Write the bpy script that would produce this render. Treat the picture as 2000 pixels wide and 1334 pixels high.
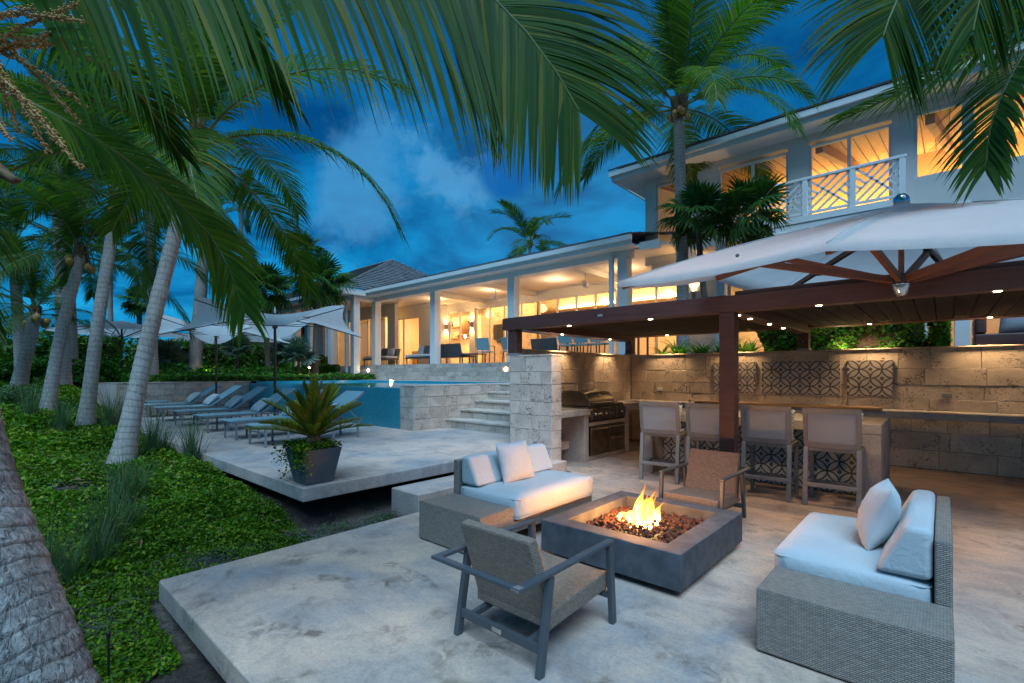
import bpy, bmesh, math, random
import numpy as np
from mathutils import Vector, Matrix, Quaternion

for o in list(bpy.data.objects): bpy.data.objects.remove(o)
SC = bpy.context.scene
COL = SC.collection
R = math.radians
V = Vector

# ------------------------------------------------------------------ camera
CAM_H = 1.5
AZ = R(41.8)
cd = bpy.data.cameras.new('camera'); cam = bpy.data.objects.new('camera', cd); COL.objects.link(cam)
cam.location = (0, 0, CAM_H); cam.rotation_euler = (R(90), 0, AZ)
cd.sensor_width = 36; cd.lens = 36 * 940 / 2000; cd.shift_y = 63 / 2000
cd.clip_start = 0.05; cd.clip_end = 3000
SC.camera = cam

# ------------------------------------------------------------------ exposure / render
SC.view_settings.view_transform = 'Standard'; SC.view_settings.look = 'None'
SC.view_settings.exposure = 1.54; SC.view_settings.gamma = 1; SC.view_settings.use_curve_mapping = False
SC.render.engine = 'CYCLES'
cy = SC.cycles
cy.use_denoising = True
cy.max_bounces = 5; cy.diffuse_bounces = 2; cy.glossy_bounces = 2; cy.transmission_bounces = 4
cy.transparent_max_bounces = 12; cy.caustics_reflective = False; cy.caustics_refractive = False
cy.sample_clamp_indirect = 4.0
cy.use_light_tree = True; cy.use_adaptive_sampling = True; cy.adaptive_threshold = 0.015

# ------------------------------------------------------------------ dusk sky
SUN_EL, SUN_AZ = R(48), R(250)
W = bpy.data.worlds.new('World'); SC.world = W; W.use_nodes = True
nt = W.node_tree; nt.nodes.clear(); N = nt.nodes; L = nt.links
def wn(t, **k):
    n = N.new(t)
    for a, b in k.items(): setattr(n, a, b)
    return n
def wmath(op, a, b=None, clamp=False):
    n = wn('ShaderNodeMath', operation=op, use_clamp=clamp)
    for i, s in enumerate((a, b)):
        if s is None: continue
        if isinstance(s, (int, float)): n.inputs[i].default_value = s
        else: L.new(s, n.inputs[i])
    return n.outputs[0]
tc = wn('ShaderNodeTexCoord')
sep = wn('ShaderNodeSeparateXYZ'); L.new(tc.outputs['Generated'], sep.inputs[0])
sky = wn('ShaderNodeTexSky', sky_type='NISHITA', sun_disc=False)
sky.sun_elevation = R(4); sky.sun_rotation = SUN_AZ; sky.air_density = 1.0; sky.dust_density = 0.4; sky.ozone_density = 5.0
skyt = wn('ShaderNodeMixRGB', blend_type='MULTIPLY'); skyt.inputs[0].default_value = 1
L.new(sky.outputs[0], skyt.inputs[1]); skyt.inputs[2].default_value = (0.0003, 0.006, 0.014, 1)
# even dusk gradient
elev = wmath('MULTIPLY', sep.outputs[2], 1.15, True)
ramp = wn('ShaderNodeValToRGB'); L.new(elev, ramp.inputs[0])
e = ramp.color_ramp.elements
e[0].position = 0.0; e[0].color = (0.004, 0.125, 0.270, 1)
e[1].position = 1.0; e[1].color = (0.001, 0.028, 0.090, 1)
m = e.new(0.30); m.color = (0.0015, 0.092, 0.235, 1)
m = e.new(0.55); m.color = (0.001, 0.050, 0.150, 1)
# cloud deck: noise on a plane above the viewer
den = wmath('ADD', wmath('MAXIMUM', sep.outputs[2], 0.0), 0.22)
cmb = wn('ShaderNodeCombineXYZ')
L.new(wmath('DIVIDE', sep.outputs[0], den), cmb.inputs[0]); L.new(wmath('DIVIDE', sep.outputs[1], den), cmb.inputs[1])
nz = wn('ShaderNodeTexNoise'); nz.inputs['Scale'].default_value = 2.0; nz.inputs['Detail'].default_value = 10; nz.inputs['Roughness'].default_value = 0.58; nz.inputs['Distortion'].default_value = 0.4
L.new(cmb.outputs[0], nz.inputs[0])
r2 = wn('ShaderNodeValToRGB'); L.new(nz.outputs[0], r2.inputs[0]); r2.color_ramp.elements[0].position = .40; r2.color_ramp.elements[1].position = .62
dk = wn('ShaderNodeMixRGB', blend_type='MULTIPLY'); dk.inputs[0].default_value = 1; L.new(ramp.outputs[0], dk.inputs[1]); dk.inputs[2].default_value = (.45, .56, .58, 1)
mixc = wn('ShaderNodeMixRGB'); L.new(r2.outputs[0], mixc.inputs[0]); L.new(dk.outputs[0], mixc.inputs[1]); 
mulc = wn('ShaderNodeMixRGB', blend_type='MULTIPLY'); mulc.inputs[0].default_value = 1; L.new(ramp.outputs[0], mulc.inputs[1]); mulc.inputs[2].default_value = (2.2, 1.55, 1.30, 1)
L.new(mulc.outputs[0], mixc.inputs[2])
# the pale cumulus seen over the terrace roof, with its dark neighbour
def pdir(px, py):
    a = V(((px - 1000) / 940, 1, (730 - py) / 940)).normalized()
    return V((math.cos(AZ) * a.x - math.sin(AZ) * a.y, math.sin(AZ) * a.x + math.cos(AZ) * a.y, a.z))
nz2 = wn('ShaderNodeTexNoise'); nz2.inputs['Scale'].default_value = 6.0; nz2.inputs['Detail'].default_value = 8; nz2.inputs['Roughness'].default_value = 0.62
L.new(tc.outputs['Generated'], nz2.inputs[0])
def blob(px, py, rad, soft, amp):
    d = wn('ShaderNodeVectorMath', operation='DISTANCE'); L.new(tc.outputs['Generated'], d.inputs[0]); d.inputs[1].default_value = pdir(px, py)
    v = wmath('ADD', d.outputs['Value'], wmath('MULTIPLY', wmath('SUBTRACT', nz2.outputs[0], .5), amp))
    n = wn('ShaderNodeMapRange', interpolation_type='SMOOTHSTEP'); L.new(v, n.inputs[0])
    n.inputs[1].default_value = rad - soft; n.inputs[2].default_value = rad + soft; n.inputs[3].default_value = 1; n.inputs[4].default_value = 0
    return n.outputs[0]
b1 = wmath('MAXIMUM', blob(880, 335, .085, .035, .42), wmath('MULTIPLY', blob(720, 385, .10, .05, .45), .7))
b1 = wmath('MAXIMUM', b1, wmath('MULTIPLY', blob(1060, 400, .22, .20, .35), .22))
b2 = blob(990, 335, .052, .012, .06)
mx1 = wn('ShaderNodeMixRGB'); L.new(wmath('MULTIPLY', b1, .62), mx1.inputs[0]); L.new(mixc.outputs[0], mx1.inputs[1]); mx1.inputs[2].default_value = (0.055, 0.185, 0.32, 1)
mx2 = wn('ShaderNodeMixRGB'); L.new(wmath('MULTIPLY', b2, .85), mx2.inputs[0]); L.new(mx1.outputs[0], mx2.inputs[1]); mx2.inputs[2].default_value = (0.003, 0.058, 0.19, 1)
addn = wn('ShaderNodeMixRGB', blend_type='ADD'); addn.inputs[0].default_value = 1; L.new(mx2.outputs[0], addn.inputs[1]); L.new(skyt.outputs[0], addn.inputs[2])
bg = wn('ShaderNodeBackground'); L.new(addn.outputs[0], bg.inputs[0]); bg.inputs[1].default_value = 0.70
wo = wn('ShaderNodeOutputWorld'); L.new(bg.outputs[0], wo.inputs[0])

# soft last daylight from behind the viewer
sd = bpy.data.lights.new('sun', 'SUN'); sd.energy = 1.5; sd.angle = R(42); sd.color = (0.46, 0.74, 1.0)
sun = bpy.data.objects.new('sun', sd); COL.objects.link(sun)
sdir = V((-0.42, 0.44, -1.0)).normalized()
sun.rotation_euler = sdir.to_track_quat('-Z', 'Y').to_euler(); sun.location = (0, -5, 12)

# ------------------------------------------------------------------ helpers
ca, sa = math.cos(AZ), math.sin(AZ)
def at(px, py, d):
    """place at depth d (metres along the view axis) seen towards a pixel of the survey photograph"""
    r = (px - 1000) / 940 * d
    return V((ca * r - sa * d, sa * r + ca * d, CAM_H + (730 - py) * d / 940))

def tag(o, label, cat, group=None):
    o['label'] = label; o['category'] = cat
    if group: o['group'] = group
    return o
def struct(o): o['kind'] = 'structure'; return o
def stuff(o): o['kind'] = 'stuff'; return o
def thing(name, label, cat, loc=(0, 0, 0), rz=0, group=None):
    o = bpy.data.objects.new(name, None); COL.objects.link(o); o.empty_display_size = .1
    o.location = loc; o.rotation_euler = (0, 0, rz)
    return tag(o, label, cat, group)
def copy_tree(o, parent=None):
    c = o.copy(); COL.objects.link(c); c.parent = parent
    for ch in list(o.children): copy_tree(ch, c)
    return c

class MB:
    def __init__(s): s.v = []; s.f = []; s.uvs = None
    def add(s, vs, fs):
        b = len(s.v); s.v += [tuple(x) for x in vs]; s.f += [tuple(i + b for i in f) for f in fs]; return s
    def box(s, x0, x1, y0, y1, z0, z1):
        return s.add([(x0,y0,z0),(x1,y0,z0),(x1,y1,z0),(x0,y1,z0),(x0,y0,z1),(x1,y0,z1),(x1,y1,z1),(x0,y1,z1)],
                     [(0,3,2,1),(4,5,6,7),(0,1,5,4),(1,2,6,5),(2,3,7,6),(3,0,4,7)])
    def hexa(s, p): return s.add(p, [(0,3,2,1),(4,5,6,7),(0,1,5,4),(1,2,6,5),(2,3,7,6),(3,0,4,7)])
    def bar(s, a, b, w, h, up=(0,0,1)):
        a, b = V(a), V(b); d = (b - a).normalized(); up = V(up)
        sd_ = d.cross(up)
        if sd_.length < 1e-4: sd_ = d.cross(V((1,0,0)))
        sd_.normalize(); u = sd_.cross(d); x = sd_ * w / 2; y = u * h / 2
        return s.hexa([a-x-y, a+x-y, b+x-y, b-x-y, a-x+y, a+x+y, b+x+y, b-x+y])
    def tube(s, pts, rad, n=8, cap=True, squash=1.0):
        pts = [V(p) for p in pts]
        if isinstance(rad, (int, float)): rad = [rad] * len(pts)
        b = len(s.v); prev = None
        for i, p in enumerate(pts):
            t = (pts[min(i+1, len(pts)-1)] - pts[max(i-1, 0)]).normalized()
            if prev is None:
                u = t.cross(V((0,0,1)))
                if u.length < 1e-3: u = t.cross(V((1,0,0)))
                u.normalize()
            else:
                u = prev - t * prev.dot(t); u.normalize()
            prev = u; w = t.cross(u)
            for k in range(n):
                a = 2 * math.pi * k / n
                s.v.append(tuple(p + u * (math.cos(a) * rad[i]) + w * (math.sin(a) * rad[i] * squash)))
        for i in range(len(pts) - 1):
            for k in range(n):
                k2 = (k + 1) % n
                s.f.append((b+i*n+k, b+i*n+k2, b+(i+1)*n+k2, b+(i+1)*n+k))
        if cap:
            s.f.append(tuple(b + k for k in reversed(range(n)))); s.f.append(tuple(b + (len(pts)-1)*n + k for k in range(n)))
        return s
    def lathe(s, prof, n=16, c=(0,0,0)):
        return s.tube_z([(c[0], c[1], c[2] + z) for r, z in prof], [r for r, z in prof], n)
    def tube_z(s, pts, rad, n):
        b = len(s.v)
        for p, r in zip(pts, rad):
            for k in range(n):
                a = 2*math.pi*k/n; s.v.append((p[0]+math.cos(a)*r, p[1]+math.sin(a)*r, p[2]))
        for i in range(len(pts)-1):
            for k in range(n):
                k2 = (k+1) % n; s.f.append((b+i*n+k, b+i*n+k2, b+(i+1)*n+k2, b+(i+1)*n+k))
        s.f.append(tuple(b+k for k in reversed(range(n)))); s.f.append(tuple(b+(len(pts)-1)*n+k for k in range(n)))
        return s
    def prism(s, poly, z0, z1):
        n = len(poly); b = len(s.v)
        s.v += [(x, y, z0) for x, y in poly] + [(x, y, z1) for x, y in poly]
        s.f.append(tuple(b + k for k in reversed(range(n)))); s.f.append(tuple(b + n + k for k in range(n)))
        for k in range(n):
            k2 = (k+1) % n; s.f.append((b+k, b+k2, b+n+k2, b+n+k))
        return s
    def build(s, name, mat, parent=None, world=False, smooth=False, bevel=0, seg=2, sub=0, solid=0):
        me = bpy.data.meshes.new(name)
        off = V((0,0,0))
        if world and parent is not None:
            p = parent
            while p.parent: p = p.parent
            off = p.location
        me.from_pydata([(a[0]-off.x, a[1]-off.y, a[2]-off.z) for a in s.v], [], s.f)
        me.materials.append(mat)
        box_uv(me)
        if smooth: me.shade_smooth()
        o = bpy.data.objects.new(name, me); COL.objects.link(o); o.parent = parent
        if solid:
            m = o.modifiers.new('solid', 'SOLIDIFY'); m.thickness = solid; m.offset = 0
        if bevel:
            m = o.modifiers.new('bevel', 'BEVEL'); m.width = bevel; m.segments = seg; m.limit_method = 'ANGLE'; m.angle_limit = R(40)
            if seg > 1: me.shade_smooth(); w = o.modifiers.new('wn', 'WEIGHTED_NORMAL')
        if sub:
            m = o.modifiers.new('sub', 'SUBSURF'); m.levels = sub; m.render_levels = sub
        return o

def box_uv(me):
    """UVs in metres, projected along each face's main axis"""
    nl = len(me.loops)
    if nl == 0: return
    uvl = me.uv_layers.new(name='UVMap')
    co = np.empty(len(me.vertices) * 3); me.vertices.foreach_get('co', co); co = co.reshape(-1, 3)
    vi = np.empty(nl, dtype=np.int32); me.loops.foreach_get('vertex_index', vi)
    nf = len(me.polygons); nr = np.empty(nf * 3); me.polygons.foreach_get('normal', nr); nr = np.abs(nr.reshape(-1, 3))
    tot = np.empty(nf, dtype=np.int32); me.polygons.foreach_get('loop_total', tot)
    ax = np.repeat(np.argmax(nr * np.array([1, 1, 1.0001]), axis=1), tot)
    p = co[vi]; uv = np.empty((nl, 2))
    uv[:, 0] = np.where(ax == 0, p[:, 1], p[:, 0]); uv[:, 1] = np.where(ax == 2, p[:, 1], p[:, 2])
    uvl.data.foreach_set('uv', uv.ravel())

# ------------------------------------------------------------------ materials
def newmat(name):
    m = bpy.data.materials.new(name); m.use_nodes = True
    t = m.node_tree; b = t.nodes['Principled BSDF']
    return m, t, b
def nd(t, ty, **k):
    n = t.nodes.new(ty)
    for a, b in k.items():
        if a in n.inputs.keys() if False else False: pass
        setattr(n, a, b)
    return n
def rampn(t, src, stops):
    r = t.nodes.new('ShaderNodeValToRGB'); e = r.color_ramp.elements
    e[0].position, e[0].color = stops[0][0], (*stops[0][1], 1)
    e[1].position, e[1].color = stops[-1][0], (*stops[-1][1], 1)
    for p, c in stops[1:-1]:
        x = e.new(p); x.color = (*c, 1)
    t.links.new(src, r.inputs[0]); return r.outputs[0]
def noise(t, vec, scale, detail=5, rough=.55, dist=0):
    n = t.nodes.new('ShaderNodeTexNoise'); n.inputs['Scale'].default_value = scale; n.inputs['Detail'].default_value = detail
    n.inputs['Roughness'].default_value = rough; n.inputs['Distortion'].default_value = dist
    if vec is not None: t.links.new(vec, n.inputs['Vector'])
    return n.outputs[0]
def mixc_(t, fac, a, b, mode='MIX'):
    m = t.nodes.new('ShaderNodeMixRGB'); m.blend_type = mode
    for i, s in enumerate((fac, a, b)):
        if isinstance(s, (int, float)): m.inputs[i].default_value = s
        elif isinstance(s, tuple): m.inputs[i].default_value = (*s[:3], 1)
        else: t.links.new(s, m.inputs[i])
    return m.outputs[0]
def mth(t, op, a, b=None, c=None, clamp=False):
    m = t.nodes.new('ShaderNodeMath'); m.operation = op; m.use_clamp = clamp
    for i, s in enumerate((a, b, c)):
        if s is None: continue
        if isinstance(s, (int, float)): m.inputs[i].default_value = s
        else: t.links.new(s, m.inputs[i])
    return m.outputs[0]
def bump(t, b, h, strength=.3, dist=.01):
    n = t.nodes.new('ShaderNodeBump'); n.inputs['Strength'].default_value = strength; n.inputs['Distance'].default_value = dist
    t.links.new(h, n.inputs['Height']); t.links.new(n.outputs[0], b.inputs['Normal'])
def coord(t, which='Object'):
    return t.nodes.new('ShaderNodeTexCoord').outputs[which]
def rnd_off(t, vec, amt=37.):
    """shift the pattern per object so alike pieces do not repeat"""
    oi = t.nodes.new('ShaderNodeObjectInfo'); a = t.nodes.new('ShaderNodeVectorMath'); a.operation = 'ADD'
    s = t.nodes.new('ShaderNodeVectorMath'); s.operation = 'SCALE'; s.inputs[0].default_value = (amt, amt*.7, amt*1.3)
    t.links.new(oi.outputs['Random'], s.inputs['Scale']); t.links.new(vec, a.inputs[0]); t.links.new(s.outputs[0], a.inputs[1])
    return a.outputs[0], oi.outputs['Random']

def plain(name, col, rough=.6, metal=0, var=.12, scale=8, bmp=.0, spec=.5):
    m, t, b = newmat(name)
    v, rn = rnd_off(t, coord(t))
    n = noise(t, v, scale, 5)
    lo = tuple(c * (1 - var) for c in col); hi = tuple(min(1, c * (1 + var)) for c in col)
    t.links.new(rampn(t, n, [(.3, lo), (.7, hi)]), b.inputs['Base Color'])
    b.inputs['Roughness'].default_value = rough; b.inputs['Metallic'].default_value = metal
    b.inputs['Specular IOR Level'].default_value = spec
    if bmp: bump(t, b, noise(t, v, scale * 6, 4), bmp, .004)
    return m

def concrete(name, col, warm, stain=.5):
    m, t, b = newmat(name); v = coord(t)
    big = noise(t, v, .75, 7, .62, 1.0); mid = noise(t, v, 2.6, 8, .7, .6); fine = noise(t, v, 42, 4, .75); spk = noise(t, v, 110, 2, .7)
    c = rampn(t, big, [(.36, (col[0]*.74,col[1]*.86,col[2]*.98)), (.5, col), (.62, warm)])
    c = mixc_(t, .72, c, rampn(t, mid, [(.32, (.58,.59,.62)), (.5, (1,1,1)), (.70, (1.28,1.18,1.06))]), 'MULTIPLY')
    c = mixc_(t, .32, c, rampn(t, fine, [(.32, (.52,.52,.54)), (.62, (1.2,1.18,1.16))]), 'MULTIPLY')
    c = mixc_(t, .22, c, rampn(t, spk, [(.34, (.35,.35,.36)), (.48, (1,1,1)), (.66, (1.3,1.28,1.25))]), 'MULTIPLY')
    sm = t.nodes.new('ShaderNodeMapping'); t.links.new(v, sm.inputs[0]); sm.inputs['Rotation'].default_value = (0,0,-AZ); sm.inputs['Scale'].default_value = (.7,6,1)
    c = mixc_(t, .26, c, rampn(t, noise(t, sm.outputs[0], 1.4, 8, .68, .4), [(.34, (.62,.60,.60)), (.5, (1,1,1)), (.66, (1.2,1.14,1.08))]), 'MULTIPLY')
    # rusty-dark stains
    st = noise(t, v, 1.1, 3, .5, 2.5); s2 = noise(t, v, 9, 5, .7, 1)
    msk = mth(t, 'MULTIPLY', rampn(t, st, [(.55, (0,0,0)), (.70, (1,1,1))]), rampn(t, s2, [(.42, (0,0,0)), (.62, (1,1,1))]))
    c = mixc_(t, mth(t, 'MULTIPLY', msk, stain), c, (.16,.115,.085))
    # a few small dark scuffs
    vo = t.nodes.new('ShaderNodeTexVoronoi'); vo.inputs['Scale'].default_value = .9; t.links.new(v, vo.inputs['Vector'])
    dd = mth(t, 'ADD', vo.outputs['Distance'], mth(t, 'MULTIPLY', noise(t, v, 22, 4, .7), .09))
    c = mixc_(t, mth(t, 'MULTIPLY', rampn(t, dd, [(.055, (1,1,1)), (.085, (0,0,0))]), .75), c, (.09,.07,.06))
    t.links.new(c, b.inputs['Base Color']); b.inputs['Roughness'].default_value = .78; b.inputs['Specular IOR Level'].default_value = .3
    h = mth(t, 'ADD', mth(t, 'MULTIPLY', fine, .5), mid)
    bump(t, b, h, .25, .01)
    return m

def coral(name, col, joint=False, pit=.6):
    m, t, b = newmat(name); v0 = coord(t)
    v, rn = rnd_off(t, v0)
    big = noise(t, v, 2.2, 5, .6, .8); p1 = noise(t, v, 34, 6, .72, .6); p2 = noise(t, v, 75, 3, .6); den = noise(t, v, 3.3, 3, .5, .6)
    c = rampn(t, big, [(.3, tuple(x*.74 for x in col)), (.55, col), (.75, tuple(min(1,x*1.18) for x in col))])
    c = mixc_(t, .3, c, rampn(t, rn, [(0, (.72,.70,.68)), (1, (1.16,1.12,1.06))]), 'MULTIPLY')
    thr = mth(t, 'ADD', p1, mth(t, 'MULTIPLY', mth(t, 'SUBTRACT', den, .5), .42))
    pits = rampn(t, thr, [(.57, (0,0,0)), (.63, (1,1,1))])
    c = mixc_(t, mth(t, 'MULTIPLY', pits, pit), c, (.055,.042,.032))
    c = mixc_(t, .3, c, rampn(t, p2, [(.3, (.7,.7,.7)), (.6, (1.05,1.05,1.05))]), 'MULTIPLY')
    h = mth(t, 'SUBTRACT', mth(t, 'MULTIPLY', p2, .25), pits)
    if joint:
        br = t.nodes.new('ShaderNodeTexBrick'); uv = coord(t, 'UV'); t.links.new(uv, br.inputs['Vector'])
        br.inputs['Scale'].default_value = 1; br.inputs['Mortar Size'].default_value = .006; br.inputs['Brick Width'].default_value = joint[0]; br.inputs['Row Height'].default_value = joint[1]
        br.inputs['Color1'].default_value = (.8,.78,.75,1); br.inputs['Color2'].default_value = (1.1,1.08,1.05,1); br.inputs['Mortar'].default_value = (.4,.37,.34,1)
        c = mixc_(t, .8, c, br.outputs[0], 'MULTIPLY')
    t.links.new(c, b.inputs['Base Color']); b.inputs['Roughness'].default_value = .88; b.inputs['Specular IOR Level'].default_value = .2
    bump(t, b, h, .5, .012)
    return m

def weave(name, col, dark, bw=.034, rh=.0125):
    m, t, b = newmat(name); uv = coord(t, 'UV')
    br = t.nodes.new('ShaderNodeTexBrick'); t.links.new(uv, br.inputs['Vector'])
    br.inputs['Scale'].default_value = 1; br.inputs['Brick Width'].default_value = bw; br.inputs['Row Height'].default_value = rh
    br.inputs['Mortar Size'].default_value = rh * .13; br.inputs['Mortar Smooth'].default_value = .6; br.offset = .5
    br.inputs['Color1'].default_value = (*[c*.8 for c in col], 1); br.inputs['Color2'].default_value = (*[c*1.15 for c in col], 1); br.inputs['Mortar'].default_value = (*dark, 1)
    n = noise(t, uv, 35, 4); c = mixc_(t, .35, br.outputs[0], rampn(t, n, [(.3, (.65,.65,.65)), (.7, (1.15,1.12,1.08))]), 'MULTIPLY')
    t.links.new(c, b.inputs['Base Color']); b.inputs['Roughness'].default_value = .5
    # strands bulge in the middle of every crossing
    sx = nd(t, 'ShaderNodeSeparateXYZ'); t.links.new(uv, sx.inputs[0])
    wv = mth(t, 'SINE', mth(t, 'MULTIPLY', sx.outputs[1], math.pi / rh)); h = mth(t, 'ADD', mth(t, 'ABSOLUTE', wv), mth(t, 'MULTIPLY', br.outputs['Fac'], -1.2))
    bump(t, b, h, .8, .004)
    return m

def fabric(name, col, rough=.9, scale=220, sheen=.2, trans=0):
    m, t, b = newmat(name); v, rn = rnd_off(t, coord(t))
    n = noise(t, v, scale, 2); n2 = noise(t, v, 4, 4)
    c = mixc_(t, .5, rampn(t, n, [(.3, tuple(x*.9 for x in col)), (.7, col)]), rampn(t, n2, [(.3, (.88,.88,.88)), (.7, (1,1,1))]), 'MULTIPLY')
    t.links.new(c, b.inputs['Base Color']); b.inputs['Roughness'].default_value = rough; b.inputs['Specular IOR Level'].default_value = .15
    b.inputs['Sheen Weight'].default_value = sheen
    n3 = noise(t, v, 11, 3, .5, 1.8)
    bump(t, b, mth(t, 'ADD', mth(t, 'MULTIPLY', n, .5), mth(t, 'ADD', mth(t, 'MULTIPLY', n2, 3), mth(t, 'MULTIPLY', n3, 1.6))), .30, .012)
    if trans:
        tr = t.nodes.new('ShaderNodeBsdfTranslucent'); t.links.new(c, tr.inputs[0]); mx = t.nodes.new('ShaderNodeMixShader'); mx.inputs[0].default_value = trans
        t.links.new(b.outputs[0], mx.inputs[1]); t.links.new(tr.outputs[0], mx.inputs[2]); t.links.new(mx.outputs[0], t.nodes['Material Output'].inputs[0])
    return m

def leafmat(name, a, bcol, trans=.3, rough=.45, tipc=None, ns=2.0, nlo=(.6,.62,.6), nhi=(1.2,1.18,1.1)):
    m, t, b = newmat(name)
    g = t.nodes.new('ShaderNodeNewGeometry'); oi = t.nodes.new('ShaderNodeObjectInfo')
    r = mth(t, 'FRACT', mth(t, 'ADD', g.outputs['Random Per Island'], mth(t, 'MULTIPLY', oi.outputs['Random'], .3)))
    stops = [(0, a), (.8, bcol), (1, tipc or bcol)]
    c = rampn(t, r, stops)
    v = coord(t); c = mixc_(t, .5, c, rampn(t, noise(t, v, ns, 3), [(.3, nlo), (.7, nhi)]), 'MULTIPLY')
    t.links.new(c, b.inputs['Base Color']); b.inputs['Roughness'].default_value = rough; b.inputs['Specular IOR Level'].default_value = .16
    tr = t.nodes.new('ShaderNodeBsdfTranslucent'); t.links.new(mixc_(t, 1, c, (1.3,1.5,.6), 'MULTIPLY'), tr.inputs[0])
    mx = t.nodes.new('ShaderNodeMixShader'); mx.inputs[0].default_value = trans
    t.links.new(b.outputs[0], mx.inputs[1]); t.links.new(tr.outputs[0], mx.inputs[2]); t.links.new(mx.outputs[0], t.nodes['Material Output'].inputs[0])
    return m

def wood(name, col, scale=1.0, rough=.55, axis=0):
    m, t, b = newmat(name); v, rn = rnd_off(t, coord(t))
    mp = t.nodes.new('ShaderNodeMapping'); t.links.new(v, mp.inputs[0])
    s = [14, 14, 14]; s[axis] = 1.0; mp.inputs['Scale'].default_value = [x*scale for x in s]
    n = noise(t, mp.outputs[0], 2.5, 6, .6, .8)
    t.links.new(rampn(t, n, [(.25, tuple(x*.6 for x in col)), (.5, col), (.8, tuple(min(1,x*1.35) for x in col))]), b.inputs['Base Color'])
    b.inputs['Roughness'].default_value = rough; bump(t, b, n, .15, .003)
    return m

def emis(name, col, s):
    m, t, b = newmat(name); b.inputs['Base Color'].default_value = (*col, 1)
    b.inputs['Emission Color'].default_value = (*col, 1); b.inputs['Emission Strength'].default_value = s
    return m

def glass_pane(name, tint=(1,1,1), refl=.12):
    m, t, b = newmat(name); t.nodes.remove(b)
    tr = t.nodes.new('ShaderNodeBsdfTransparent'); tr.inputs[0].default_value = (*tint, 1)
    gl = t.nodes.new('ShaderNodeBsdfGlossy'); gl.inputs['Roughness'].default_value = .02
    lw = t.nodes.new('ShaderNodeLayerWeight'); lw.inputs[0].default_value = .5
    mx = t.nodes.new('ShaderNodeMixShader'); t.links.new(mth(t, 'ADD', mth(t, 'MULTIPLY', mth(t, 'POWER', lw.outputs['Facing'], 4), .5), refl - .02, clamp=True), mx.inputs[0])
    t.links.new(tr.outputs[0], mx.inputs[1]); t.links.new(gl.outputs[0], mx.inputs[2]); t.links.new(mx.outputs[0], t.nodes['Material Output'].inputs[0])
    return m

def trunkmat(name, col, ring=.085):
    m, t, b = newmat(name)
    at_ = t.nodes.new('ShaderNodeAttribute'); at_.attribute_name = 'along'; at_.attribute_type = 'GEOMETRY'
    v, rn = rnd_off(t, coord(t))
    nb = noise(t, v, 3.2, 4); mp = t.nodes.new('ShaderNodeMapping'); t.links.new(v, mp.inputs[0]); mp.inputs['Scale'].default_value = (46, 46, 7)
    fib = noise(t, mp.outputs[0], 1, 7, .75, .8)
    ph = mth(t, 'ADD', mth(t, 'DIVIDE', at_.outputs['Fac'], ring), mth(t, 'MULTIPLY', noise(t, v, 1.7, 2), 2.2))
    fr = mth(t, 'FRACT', ph)
    line = rampn(t, fr, [(0, (.25,.25,.25)), (.10, (.55,.55,.55)), (.28, (1,1,1)), (.85, (.92,.92,.92)), (1, (.5,.5,.5))])
    c = rampn(t, fib, [(.28, tuple(x*.42 for x in col)), (.5, col), (.75, tuple(min(1,x*1.3) for x in col))])
    c = mixc_(t, .38, c, line, 'MULTIPLY')
    c = mixc_(t, .5, c, rampn(t, noise(t, v, 1.4, 3), [(.3, (.7,.66,.62)), (.7, (1.1,1.1,1.1))]), 'MULTIPLY')
    t.links.new(c, b.inputs['Base Color']); b.inputs['Roughness'].default_value = .85; b.inputs['Specular IOR Level'].default_value = .2
    bump(t, b, mth(t, 'ADD', mth(t, 'MULTIPLY', fib, .9), mth(t, 'MULTIPLY', line, .5)), .6, .015)
    return m

def tilemat(name, light, dark, size=.2):
    """encaustic tile: crossing lens shapes with a dot between them; UV in metres"""
    m, t, b = newmat(name); uv = coord(t, 'UV')
    mp = t.nodes.new('ShaderNodeMapping'); t.links.new(uv, mp.inputs[0]); mp.inputs['Rotation'].default_value = (0, 0, R(45))
    k = 1 / (size * .7071); mp.inputs['Scale'].default_value = (k, k, k)
    fv = nd(t, 'ShaderNodeVectorMath', operation='FRACTION'); t.links.new(mp.outputs[0], fv.inputs[0])
    line = None; dot = None
    for cx in (0, 1):
        for cy_ in (0, 1):
            d = nd(t, 'ShaderNodeVectorMath', operation='DISTANCE'); sp = nd(t, 'ShaderNodeVectorMath', operation='MULTIPLY'); t.links.new(fv.outputs[0], sp.inputs[0]); sp.inputs[1].default_value = (1,1,0)
            t.links.new(sp.outputs[0], d.inputs[0]); d.inputs[1].default_value = (cx, cy_, 0)
            a = mth(t, 'ABSOLUTE', mth(t, 'SUBTRACT', d.outputs['Value'], .7071)); l = mth(t, 'LESS_THAN', a, .052)
            dt = mth(t, 'LESS_THAN', d.outputs['Value'], .13)
            line = l if line is None else mth(t, 'MAXIMUM', line, l); dot = dt if dot is None else mth(t, 'MAXIMUM', dot, dt)
    msk = mth(t, 'MAXIMUM', line, dot)
    v, rn = rnd_off(t, coord(t)); n = noise(t, v, 14, 5, .6)
    lc = rampn(t, n, [(.3, tuple(x*.75 for x in light)), (.7, light)]); dc = rampn(t, n, [(.3, dark), (.75, tuple(x*2.2 for x in dark))])
    t.links.new(mixc_(t, mth(t, 'MULTIPLY', msk, .95), lc, dc), b.inputs['Base Color']); b.inputs['Roughness'].default_value = .45
    return m

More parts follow.
